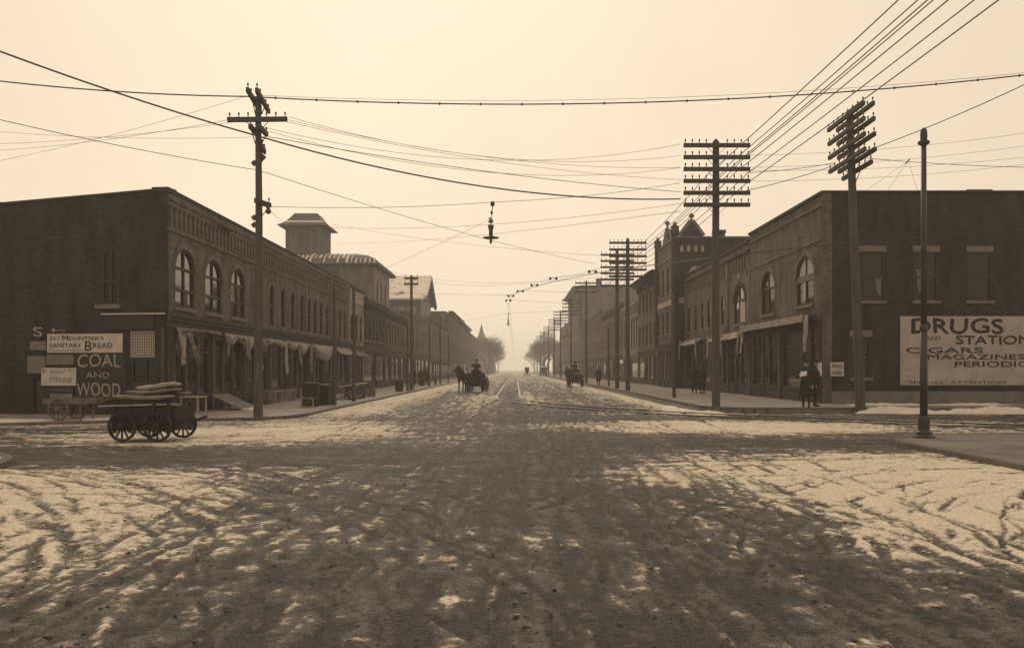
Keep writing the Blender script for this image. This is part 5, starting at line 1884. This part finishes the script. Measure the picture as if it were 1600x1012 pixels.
# ------------------------------------------------------------------ horses and wagons
def horse(label, loc, rz, m, group=None, head=.1):
    """standing horse facing local -y, withers about 1.55 m; horse > mane, tail, collar, blinders"""
    v = Vector
    caps = [(v((0, -.48, 1.22)), v((0, .15, 1.16)), .285, .29), (v((0, .15, 1.16)), v((0, .62, 1.26)), .29, .285), (v((0, -.5, 1.30)), v((0, -.2, 1.42)), .22, .15),
            (v((0, -.62, 1.30)), v((0, -.92, 1.72)), .21, .135), (v((0, -.92, 1.72)), v((0, -1.0, 1.86)), .13, .115),
            (v((0, -1.0, 1.86)), v((head, -1.28, 1.58)), .115, .078), (v((head, -1.28, 1.58)), v((head * 1.2, -1.36, 1.48)), .076, .062)]
    for s in (-1, 1):
        caps += [(v((s * .055, -.97, 1.95)), v((s * .075, -.98, 2.07)), .03, .01)]
        # fore leg: elbow, knee, fetlock, hoof
        x = s * .155
        caps += [(v((x, -.5, 1.15)), v((x, -.47, .92)), .15, .095), (v((x, -.47, .92)), v((x, -.49, .52)), .085, .055), (v((x, -.49, .52)), v((x, -.47, .2)), .052, .038),
                 (v((x, -.47, .2)), v((x, -.51, .10)), .042, .045), (v((x, -.51, .09)), v((x, -.525, .04)), .052, .062)]
        # hind leg: stifle forward, hock back, upright shank
        x = s * .16
        caps += [(v((x, .6, 1.22)), v((x, .42, .92)), .2, .13), (v((x, .42, .92)), v((x, .72, .56)), .115, .06), (v((x, .72, .56)), v((x, .68, .2)), .055, .042),
                 (v((x, .68, .2)), v((x, .64, .10)), .045, .046), (v((x, .64, .09)), v((x, .625, .04)), .052, .062)]
    o = link('horse', blob_mesh(caps, .024, 'horse', [m], None, 4), None, loc, rz)
    tag(o, label, 'horse', group)
    link('mane', blob_mesh([(v((.03, -.35, 1.48)), v((.05, -.72, 1.68)), .06, .07), (v((.05, -.72, 1.68)), v((.02, -.98, 1.97)), .07, .045), (v((.02, -1.02, 1.97)), v((head * .5, -1.14, 1.80)), .04, .03)], .022, 'mane', [HAIR]), o)
    link('tail', blob_mesh([(v((0, .88, 1.32)), v((0, 1.0, 1.1)), .05, .07), (v((0, 1.0, 1.1)), v((0, 1.0, .55)), .075, .03)], .022, 'tail', [HAIR]), o)
    mb = MB()
    n = 16
    pts = [(.27 * math.cos(2 * math.pi * k / n), -.62 - .13 * math.sin(2 * math.pi * k / n), 1.36 + .36 * math.sin(2 * math.pi * k / n)) for k in range(n + 1)]
    mb.tube(pts, .06, 8, False)
    mb.build('collar', LEATHER, o, smooth=True)
    mb = MB()
    for y in (-.28, .5):
        pts = [(.315 * math.cos(2 * math.pi * k / n), y, 1.2 + .315 * math.sin(2 * math.pi * k / n)) for k in range(n + 1)]
        mb.tube(pts, .022, 6, False)
    for s in (-1, 1):
        mb.tube([(s * .3, -.62, 1.25), (s * .315, 0, 1.15), (s * .33, .95, 1.0)], .02, 6)
    mb.build('harness', LEATHER, o)
    return o


def wheel_mesh(r, w, ns):
    mb = MB(); n = 28; vs, fs = [], []
    for k in range(n):
        a = 2 * math.pi * k / n
        for rr, x in ((r, -w / 2), (r, w / 2), (r - .055, w / 2), (r - .055, -w / 2)):
            vs.append((x, rr * math.cos(a), rr * math.sin(a)))
    for k in range(n):
        for e in range(4):
            a, b = k * 4 + e, k * 4 + (e + 1) % 4
            c, d = ((k + 1) % n) * 4 + e, ((k + 1) % n) * 4 + (e + 1) % 4
            fs.append((a, b, d, c))
    mb.add(vs, fs)
    return mb


def add_wheel(parent, x, y, r, m=WAGON, ns=12, w=.05):
    key = ('wheel', r, ns, m.name)
    if key not in WCACHE:
        sp_ = MB()
        sp_.bar((0, 0, 0.05), (0, 0, r - .04), .028, .04, (1, 0, 0))
        WCACHE[key] = (wheel_mesh(r, w, ns).mesh('wheel', m), sp_.mesh('spoke', m), MB().tube([(-.12, 0, 0), (-.06, 0, 0), (.06, 0, 0), (.12, 0, 0)], [.05, .08, .08, .05], 10).mesh('hub', m))
    wm, sm_, hm = WCACHE[key]
    o = link('wheel', wm, parent, (x, y, r))
    for k in range(ns):
        s_ = link('spoke', sm_, o)
        s_.rotation_euler = (2 * math.pi * k / ns, 0, 0)
    link('hub', hm, o)
    return o


def farm_wagon(label, loc, rz, L=2.9, Wd=1.05, group=None, m=WAGON, seat=True, bz=.78, rf=.45, rr=.58, hbox=.5):
    """box wagon, front towards local -y"""
    t = thing('wagon', label, 'wagon', loc, rz, group)
    w2 = Wd / 2
    y0, y1 = -L / 2, L / 2
    # side planks, each a board
    for s in (-1, 1):
        for i in range(3):
            z = bz + hbox * i / 3
            MB().box(s * w2 - .015, s * w2 + .015, y0, y1, z + .004, z + hbox / 3 - .004).build('side_plank', m, t)
        for yy in (y0 + .3, 0, y1 - .3):
            MB().box(s * (w2 + .035) - .02, s * (w2 + .035) + .02, yy - .04, yy + .04, bz - .1, bz + hbox + .03).build('stake', m, t)
    MB().box(-w2 + .02, w2 - .02, y0 - .015, y0 + .015, bz, bz + hbox).build('front_board', m, t)
    MB().box(-w2 + .02, w2 - .02, y1 - .015, y1 + .015, bz, bz + hbox).build('tail_board', m, t)
    MB().box(-w2 + .02, w2 - .02, y0 + .02, y1 - .02, bz, bz + .03).build('floor', m, t)
    for yy, r in ((y0 + .45, rf), (y1 - .5, rr)):
        MB().tube([(-w2 - .2, yy, r), (w2 + .2, yy, r)], .04, 8).build('axle', IRON, t)
        MB().box(-w2, w2, yy - .06, yy + .06, r + .02, bz - .01).build('bolster', m, t)
        for s in (-1, 1):
            add_wheel(t, s * (w2 + .2), yy, r)
    if seat:
        MB().box(-w2 + .02, w2 - .02, y0 + .35, y0 + .72, bz + hbox + .20, bz + hbox + .25).build('seat', m, t)
        MB().box(-w2 + .02, w2 - .02, y0 + .72, y0 + .76, bz + hbox + .22, bz + hbox + .5).build('seat_back', m, t)
        for s in (-1, 1):
            MB().box(s * (w2 - .1) - .02, s * (w2 - .1) + .02, y0 + .38, y0 + .70, bz + hbox - .02, bz + hbox + .2).build('seat_riser', m, t)
    MB().bar((0, y0 + .45, rf + .05), (0, y0 - 2.4, .75), .07, .08).build('pole', m, t)
    return t


def to_world(loc, rz, p):
    c, s = math.cos(rz), math.sin(rz)
    return (loc[0] + p[0] * c - p[1] * s, loc[1] + p[0] * s + p[1] * c, loc[2] + p[2])


# wagon coming down the street on the left, driver in heavy coat
wl_, wr_ = (-2.85, 62.4, .02), R(-14)
farm_wagon('dark horse drawn wagon with a driver, out in the street on the left', wl_, wr_, L=2.0, Wd=.78, bz=.72, hbox=.4)
ld = link('covered_load', blob_mesh([(Vector((-.1, 0, 1.2)), Vector((.1, .7, 1.15)), .34, .36), (Vector((.1, -.1, 1.15)), Vector((-.1, .5, 1.3)), .3, .28)], .05, 'covered_load', [CLOTHM], None, 2), None, wl_, wr_)
tag(ld, 'dark covered load heaped in the street wagon behind its driver', 'load')
sx_ = to_world(wl_, wr_, (.1, -.48, 0))
person('driver in heavy dark coat sitting on the wagon on the left', (sx_[0], sx_[1], .02 + .72 + .4 + .25 - .37), wr_, 'sit', arms=((-.16, -.38, 1.02), (.16, -.38, 1.02)), hat='bowler', h=1.82)
hx_ = to_world(wl_, wr_, (-.25, -2.55, 0))
horse('dark horse pulling the wagon out in the street on the left', (hx_[0], hx_[1], .02), wr_ - R(6), HORSE, None, -.08)

# rig standing at the right kerb
wl2, wr2 = (5.85, 80.5, .02), R(-13)
farm_wagon('dark wagon standing at the right kerb beyond the twin poles', wl2, wr2, L=1.9, Wd=.85, bz=.7)
sx_ = to_world(wl2, wr2, (0, -.43, 0))
person('driver hunched on the wagon at the right kerb', (sx_[0], sx_[1], .02 + .7 + .5 + .25 - .37), wr2, 'sit', coat=CLOTHM, arms=((-.16, -.38, 1.02), (.16, -.38, 1.02)), hat='wide')
hx_ = to_world(wl2, wr2, (-.2, -2.5, 0))
horse('dark horse hitched to the wagon at the right kerb', (hx_[0], hx_[1], .02), wr2, HORSEG, None, -.1)


def buggy(label, loc, rz, group=None):
    """top buggy: box, folding hood, four tall wheels; front towards local -y"""
    t = thing('buggy', label, 'buggy', loc, rz, group)
    MB().box(-.4, .4, -.75, .75, .82, 1.08).build('body', WAGON, t)
    MB().box(-.4, .4, -.05, .4, 1.08, 1.3).build('seat', LEATHER, t)
    vs, fs = [], []
    prof = [(.48, 1.25), (.52, 1.75), (.42, 2.15), (.0, 2.28), (-.45, 2.2)]
    for y, z in prof:
        vs += [(-.55, y, z), (.55, y, z)]
    for i in range(len(prof) - 1):
        fs.append((i * 2, i * 2 + 1, i * 2 + 3, i * 2 + 2))
    fs += [(0, 2, 4, 6, 8), (1, 9, 7, 5, 3)]
    o = MB().add(vs, fs).build('hood', LEATHER, t)
    sm_ = o.modifiers.new('t', 'SOLIDIFY'); sm_.thickness = .02
    for yy, r in ((-.6, .48), (.62, .55)):
        MB().tube([(-.68, yy, r), (.68, yy, r)], .03, 8).build('axle', IRON, t)
        MB().box(-.08, .08, yy - .1, yy + .1, r, .84).build('spring', IRON, t)
        for s in (-1, 1):
            add_wheel(t, s * .66, yy, r, ns=12)
    for s in (-1, 1):
        MB().bar((s * .35, -.6, .55), (s * .3, -2.4, .95), .04, .05).build('shaft', WAGON, t)
    return t


buggy('small dark buggy driving away far up the street', (2.9, 205, .03), R(180))
horse('far horse pulling the small buggy up the street', (2.9, 208.2, .03), R(180), HORSE)
buggy('dark buggy parked at the far right kerb', (6.5, 190, .03), R(170))

# loaded cart crossing at the left
cl, cr = (-8.62, 19.8, .03), R(84)
ct_ = thing('cart', 'dark low dray heaped with boards and pale canvas, crossing at the left', 'cart', cl, cr)
cw2, cy0, cy1 = .46, -.78, .76
for s in (-1, 1):
    for i in range(4):
        z = .24 + i * .14
        MB().box(s * cw2 - .016, s * cw2 + .016, cy0 + .03 * (i % 2), cy1 - .02 * (i % 3), z + .005, z + .133).build('side_plank', WAGON, ct_)
    for yy in (cy0 + .12, -.3, .28, cy1 - .1):
        MB().box(s * (cw2 + .035) - .018, s * (cw2 + .035) + .018, yy - .035, yy + .035, .2, .86 + .05 * ((yy * 7) % 1)).build('stake', WAGON, ct_)
    MB().box(s * (cw2 + .02) - .006, s * (cw2 + .02) + .006, cy0 + .02, cy1 - .02, .40, .44).build('iron_strap', IRON, ct_)
for yy, nm in ((cy0, 'front_board'), (cy1, 'tail_board')):
    MB().box(-cw2 + .02, cw2 - .02, yy - .016, yy + .016, .26, .78).build(nm, WAGON, ct_)
MB().box(-cw2 + .02, cw2 - .02, cy0 + .02, cy1 - .02, .40, .44).build('floor', WAGON, ct_)
for yy in (cy0 + .34, cy1 - .34):
    MB().tube([(-cw2 - .15, yy, .35), (cw2 + .15, yy, .35)], .035, 8).build('axle', IRON, ct_)
    for s in (-1, 1):
        add_wheel(ct_, s * (cw2 + .13), yy, .35, ns=12)
for s in (-1, 1):
    MB().bar((s * .3, cy0, .4), (s * .3, cy0 - .42, .55), .05, .06).build('shaft', WAGON, ct_)
q = lambda x, y, z: to_world(cl, cr, (x, y, z))
vv = Vector
lo_ = link('dark_load', blob_mesh([(vv((-.2, -.55, .74)), vv((-.15, .3, .80)), .20, .24), (vv((.2, -.3, .75)), vv((.15, .5, .78)), .24, .22), (vv((0, -.5, .95)), vv((0, .2, 1.02)), .17, .19),
      (vv((-.25, .35, .80)), vv((.2, .62, .82)), .14, .12)], .03, 'dark_load', [CLOTHM], None, 2), None, cl, cr)
tag(lo_, 'dark lumpy bundle lying in the dray under the canvas', 'load')


def folded(label, m, L, wd, th, p, rx, rz, seed):
    """a folded length of canvas: layered sheet, lying along local y"""
    rr_ = random.Random(seed); vs, fs = [], []
    n, k = 22, 16
    for i in range(n + 1):
        t = i / n; e = min(1, t * 5, (1 - t) * 5) ** .5
        for j in range(k):
            a = 2 * math.pi * j / k
            rw = wd * (.75 + .25 * e) * (1 + .06 * math.sin(t * 14 + seed + a * 2))
            rt_ = th * (.45 + .55 * e) * (1 + .16 * math.sin(t * 19 + a * 3 + seed) + .08 * rr_.random())
            vs.append((rw * math.copysign(abs(math.cos(a)) ** .7, math.cos(a)), -L / 2 + L * t, rt_ * math.copysign(abs(math.sin(a)) ** .8, math.sin(a)) + .02 * math.sin(t * 5 + seed)))
    for i in range(n):
        for j in range(k):
            a, b = i * k + j, i * k + (j + 1) % k
            fs.append((a, b, b + k, a + k))
    fs += [tuple(range(k))[::-1], tuple(range(n * k, n * k + k))]
    o = MB().add(vs, fs).build('folded_canvas', m, None, p, rz, True)
    o.rotation_euler = (rx, 0, rz)
    return tag(o, label, 'canvas')


folded('topmost pale folded canvas on the dray', CANVAS, .98, .22, .065, q(-.06, -.18, 1.27), R(-4), cr, 1)
folded('second folded canvas, just under the topmost one on the dray', CANVASD, 1.2, .26, .055, q(-.1, -.08, 1.15), R(-3), cr + R(2), 2)
folded('long thin pale fold along the near side of the dray', SACK, 1.35, .12, .055, q(-.31, .0, 1.02), R(-2), cr - R(2), 3)
for i, (x, z, lab) in enumerate(((-.44, .83, 'light board nearest the camera along the dray side'), (.16, 1.07, 'light board sticking out behind the dray load'))):
    b_ = MB().box(-.07, .07, -.95, .95, -.015, .015).build('plank', WOODL, None, q(x, .1, z), cr)
    tag(b_, lab, 'board', 'boards on the dray')
    b_.rotation_euler = (R((-1.5, -3)[i]), R(12), cr + R((2, -3)[i]))

# hand cart with big wheels under the signs
hc_ = thing('hand_cart', 'hand cart with spoked wheels below the wall signs on the left', 'hand cart', (-14.2, 26.4, ZL), R(80))
for s in (-1, 1):
    add_wheel(hc_, s * .42, 0, .36, WOOD, 10)
MB().tube([(-.45, 0, .36), (.45, 0, .36)], .03, 8).build('axle', IRON, hc_)
MB().box(-.34, .34, -.75, .65, .52, .56).box(-.34, .34, -.75, -.72, .56, .72).build('bed', WOOD, hc_)
for s in (-1, 1):
    MB().bar((s * .3, -.7, .5), (s * .3, -1.5, .75), .04, .05).build('handle', WOOD, hc_)
    MB().box(s * .33 - .015, s * .33 + .015, -.7, .62, .58, .68).build('side_rail', WOOD, hc_)
    MB().box(s * .3 - .02, s * .3 + .02, -.7, -.66, 0, .52).build('leg', WOOD, hc_)

# ------------------------------------------------------------------ things on the left sidewalk
def crate(label, loc, rz, w, d, h, m=WOOD, group=None, lid=True, name='crate', n=4):
    t = thing(name, label, 'crate', loc, rz, group)
    for s in (-1, 1):
        for i in range(n):
            z = h * i / n
            MB().box(-w / 2, w / 2, s * d / 2 - .012, s * d / 2 + .012, z + .005, z + h / n - .005).build('slat', m, t)
            MB().box(s * w / 2 - .012, s * w / 2 + .012, -d / 2 + .013, d / 2 - .013, z + .005, z + h / n - .005).build('slat', m, t)
        for e in (-1, 1):
            MB().box(s * (w / 2 - .04) - .03, s * (w / 2 - .04) + .03, e * (d / 2 + .022) - .01, e * (d / 2 + .022) + .01, 0, h).build('batten', m, t)
    if lid:
        for i in range(3):
            MB().box(-w / 2, w / 2, -d / 2 + d * i / 3 + .005, -d / 2 + d * (i + 1) / 3 - .005, h, h + .02).build('lid_board', m, t)
    return t


crate('tall dark packing crate beside the short plain post on the left', (-8.95, 36.5, ZL), R(4), .62, .7, 1.0, WAGON)
crate('second dark packing crate behind the tall one on the left', (-8.75, 37.9, ZL), R(-3), .7, .8, .9, WAGON)
bn = thing('bench', 'small low wooden bench before the dark crates on the left', 'bench', (-8.75, 35.0, ZL), R(12))
MB().box(-.3, .3, -.16, .16, .36, .41).build('seat', WOOD, bn)
for s in (-1, 1):
    MB().box(s * .24 - .02, s * .24 + .02, -.14, .14, 0, .36).build('leg', WOODL, bn)
MB().bar((-.22, 0, .05), (.22, 0, .33), .03, .04).build('brace', WOOD, bn)
bx = thing('table', 'rough wooden stand beside the cellar doors at the left corner', 'table', (-11.75, 30.4, ZL), R(90))
MB().box(-.45, .45, -.35, .35, .58, .63).build('top', WOODL, bx)
for a_ in (-1, 1):
    for b_ in (-1, 1):
        MB().box(a_ * .4 - .03, a_ * .4 + .03, b_ * .3 - .03, b_ * .3 + .03, 0, .58).build('leg', WOODL, bx)
MB().box(-.42, .42, .28, .31, .05, .57).build('back_panel', WOOD, bx)
# sloping display boards
cd = thing('sloping_display', 'pair of slanting pale boards leaning at the left shop front', 'display boards', (-11.3, 33.4, ZL), R(90))
for i in range(2):
    x = -.95 + i * 1.0
    MB().add([(x, .55, .0 + .62), (x + .92, .55, .62), (x + .92, -.55, .08), (x, -.55, .08), (x, .55, .58), (x + .92, .55, .58), (x + .92, -.55, .04), (x, -.55, .04)],
             [(0, 1, 2, 3), (7, 6, 5, 4), (0, 4, 5, 1), (1, 5, 6, 2), (2, 6, 7, 3), (3, 7, 4, 0)]).build('board', CANVASD, cd)
for x in (-.9, .0, .9):
    MB().box(x - .03, x + .03, .44, .5, 0, .56).build('leg', WOOD, cd)
for i in range(16):
    p_ = (-10.6 + rnd.uniform(-.18, .15), 33.2 + rnd.uniform(-1.0, .9), ZL)
    s_ = rnd.uniform(.05, .12)
    mb = MB().add([(-s_, -s_ * .6, .005), (s_, -s_ * .4, .03), (s_ * .8, s_ * .6, .09), (-s_ * .7, s_ * .5, .05)], [(0, 1, 2, 3)])
    o_ = mb.build('paper_scrap', PAPER, None, p_, rnd.uniform(0, 6))
    sm_ = o_.modifiers.new('t', 'SOLIDIFY'); sm_.thickness = .006
    tag(o_, 'crumpled white paper scrap at the foot of the slanting boards', 'paper', 'paper scraps by the slanting boards')
# benches and stands along the shop fronts
for i, (yy, lab) in enumerate(((40.6, 'first'), (43.2, 'second'), (46.8, 'third'))):
    t = thing('shop_stand', lab + ' low stand under the left shop windows past the corner pole', 'stand', (-11.75, yy, ZL), R(90), 'low stands under the left shop windows')
    MB().box(-.6, .6, -.28, .28, .5, .56).build('top', TRIML, t)
    for s in (-1, 1):
        MB().box(s * .5 - .04, s * .5 + .04, -.25, .25, 0, .5).build('leg', TRIML, t)
# covered heap of lumber and poles
hp = thing('lumber_heap', 'heap of poles and boards under dark canvas by the left kerb', 'lumber', (-8.9, 45.6, ZL), R(0))
link('tarpaulin', blob_mesh([(Vector((0, -1.4, .18)), Vector((.1, 1.2, .36)), .22, .42), (Vector((-.3, .2, .2)), Vector((-.25, 1.8, .3)), .25, .35), (Vector((.2, 1.2, .3)), Vector((0, 2.6, .15)), .36, .16)], .05, 'tarpaulin', [CLOTHM], None, 2), hp)
for i in range(7):
    MB().tube([(-.45 + i * .15, -1.9 + .3 * math.sin(i * 2), .06 + .05 * (i % 3)), (-.35 + i * .12, 2.6 + .3 * math.cos(i), .32 + .08 * (i % 2))], [.05, .035], 7).build('pole', WOODL if i % 2 else WOOD, hp)
for i in range(3):
    MB().bar((-.5 + .3 * i, -1.2, .66 + .05 * i), (-.2 + .3 * i, 1.9, .72 + .06 * i), .2, .03).build('board', WOODL, hp)
br_ = thing('barrel', 'dark round barrel on the left sidewalk by the far posts', 'barrel', (-8.45, 60.6, ZL))
for k in range(14):
    a0, a1 = 2 * math.pi * k / 14 + .012, 2 * math.pi * (k + 1) / 14 - .012
    vs = []
    for z, r in ((0, .25), (.2, .30), (.4, .32), (.6, .30), (.8, .25)):
        vs += [(r * math.cos(a0), r * math.sin(a0), z), (r * math.cos(a1), r * math.sin(a1), z)]
    MB().add(vs, [(i * 2, i * 2 + 1, i * 2 + 3, i * 2 + 2) for i in range(4)]).build('stave', WAGON, br_)
for z, r in ((.1, .285), (.28, .318), (.52, .318), (.7, .285)):
    MB().lathe([(r, z - .02), (r + .006, z - .02), (r + .006, z + .02), (r, z + .02)], 20).build('hoop', IRON, br_)
MB().lathe([(.22, .74), (.22, .76)], 20).build('head', WOOD, br_)
for i, (x, yy, lab) in enumerate(((-11.6, 38.4, 'dark crate at the shop wall just past the corner pole'), (-11.7, 50.2, 'dark crate at the shop wall beyond the low stands'), (-11.6, 54.6, 'crate at the shop wall level with the far short post'), (-11.65, 58.8, 'crate at the end of the long left block'))):
    crate(lab, (x, yy, ZL), R(90 + 5 * i), .8, .6, .55 + .12 * (i % 3), (WOOD, WAGON, WOOD, WAGON)[i])
# box and bollard far on the left, hitching post near the right kerb wagon
crate('small crate against the kerb beside the lumber heap', (-8.6, 49.6, ZL), R(10), .5, .6, .45, WOOD)
hz_ = thing('fire_hydrant', 'small dark hydrant near the far left posts', 'hydrant', (-8.3, 86.5, ZL))
MB().lathe([(.16, 0), (.16, .06), (.11, .09), (.11, .55), (.14, .58), (.13, .66), (.06, .76), (.03, .82)], 12).build('barrel', IRON, hz_)
for s in (-1, 1):
    MB().tube([(0, 0, .45), (s * .18, 0, .45)], .055, 8).build('nozzle', IRON, hz_)

# ------------------------------------------------------------------ bare winter trees
def bare_tree(seed, h):
    rr_ = random.Random(seed)
    limbs, twigs = MB(), MB()

    def grow(p, d, L, r, lev):
        n = 3 if lev < 3 else 2
        pts, rs = [p], [r]
        dd_ = d.copy()
        for i in range(n):
            dd_ = (dd_ + Vector((rr_.gauss(0, .13), rr_.gauss(0, .13), rr_.gauss(.05, .08)))).normalized()
            pts.append(pts[-1] + dd_ * L / n); rs.append(r * (1 - .42 * (i + 1) / n))
        (limbs if lev < 3 else twigs).tube(pts, rs, 6 if lev < 2 else (4 if lev < 4 else 3), lev < 1)
        if lev >= 6: return
        k = (6, 5, 4, 4, 3, 2)[lev]
        for j in range(k):
            t = rr_.uniform(.45, 1.0) if lev else rr_.uniform(.7, 1.0)
            idx = min(n - 1, int(t * n))
            q_ = pts[idx].lerp(pts[idx + 1], t * n - idx)
            a = rr_.uniform(0, 2 * math.pi)
            sp_ = rr_.uniform(.45, .95)
            side = Vector((math.cos(a), math.sin(a), 0))
            nd = (dd_ * (1 - sp_ * .35) + side * sp_ + Vector((0, 0, .22))).normalized()
            grow(q_, nd, L * rr_.uniform(.55, .78), max(.012, rs[idx + 1] * rr_.uniform(.5, .7)), lev + 1)
    grow(Vector((0, 0, 0)), Vector((0, 0, 1)), h * .30, h * .022, 0)
    return limbs.mesh('trunk', BARK), twigs.mesh('crown', BARK)


protos = [bare_tree(s, 14.0) for s in (3, 8, 15)]
ti = 0
for side, nm in ((-1, 'left'), (1, 'right')):
    for i, yy in enumerate((288, 302, 318, 336, 356, 380, 410, 445, 490)):
        if side < 0 and i == 0: yy = 278
        lab = (('nearest', 'second', 'third', 'fourth', 'fifth', 'sixth', 'seventh', 'eighth', 'farthest')[i] + ' bare winter tree of the far row on the ' + nm)
        t = thing('bare_tree', lab, 'tree', (side * (9.2 + (ti * 37 % 10) * .12) + (1.2 if side > 0 else 0), yy, 0), ti * 1.3, 'bare trees lining the far street')
        a, b = protos[ti % 3]
        sc_ = (1.18, 1.36, 1.26, 1.42)[ti % 4]
        t.scale = (sc_, sc_, sc_)
        link('trunk', a, t); link('crown', b, t)
        ti += 1
for i, (x, yy) in enumerate(((-22, 300), (-26, 330), (22, 310), (27, 345), (-20, 375), (21, 390))):
    t = thing('bare_tree', ('bare tree beside the hazy steeple', 'bare tree behind the last left store', 'bare tree behind the last right store', 'far bare tree back from the right row', 'bare tree back from the far left row', 'farthest bare tree back from the right row')[i], 'tree', (x, yy, 0), i * 2.1, 'bare trees back from the far street')
    a, b = protos[i % 3]
    t.scale = (1.2, 1.2, 1.2)
    link('trunk', a, t); link('crown', b, t)

# ------------------------------------------------------------------ haze
hz = MB().box(-1500, 1500, -200, 3000, -1.2, 26).build('haze', MATS['wire'])
hm = bpy.data.materials.new('haze_air'); hm.use_nodes = True
hn, hl_ = hm.node_tree.nodes, hm.node_tree.links
hn.remove(hn['Principled BSDF'])
pv = hn.new('ShaderNodeVolumePrincipled')
pv.inputs['Color'].default_value = (1.0, .985, .96, 1)
pv.inputs['Density'].default_value = 0.0011
pv.inputs['Anisotropy'].default_value = 0.45
hl_.new(pv.outputs[0], hn['Material Output'].inputs['Volume'])
hz.data.materials.clear(); hz.data.materials.append(hm)
tag(hz, 'pale smoky winter haze filling the street', 'haze', kind='stuff')
bpy.data.scenes.remove(tmps)
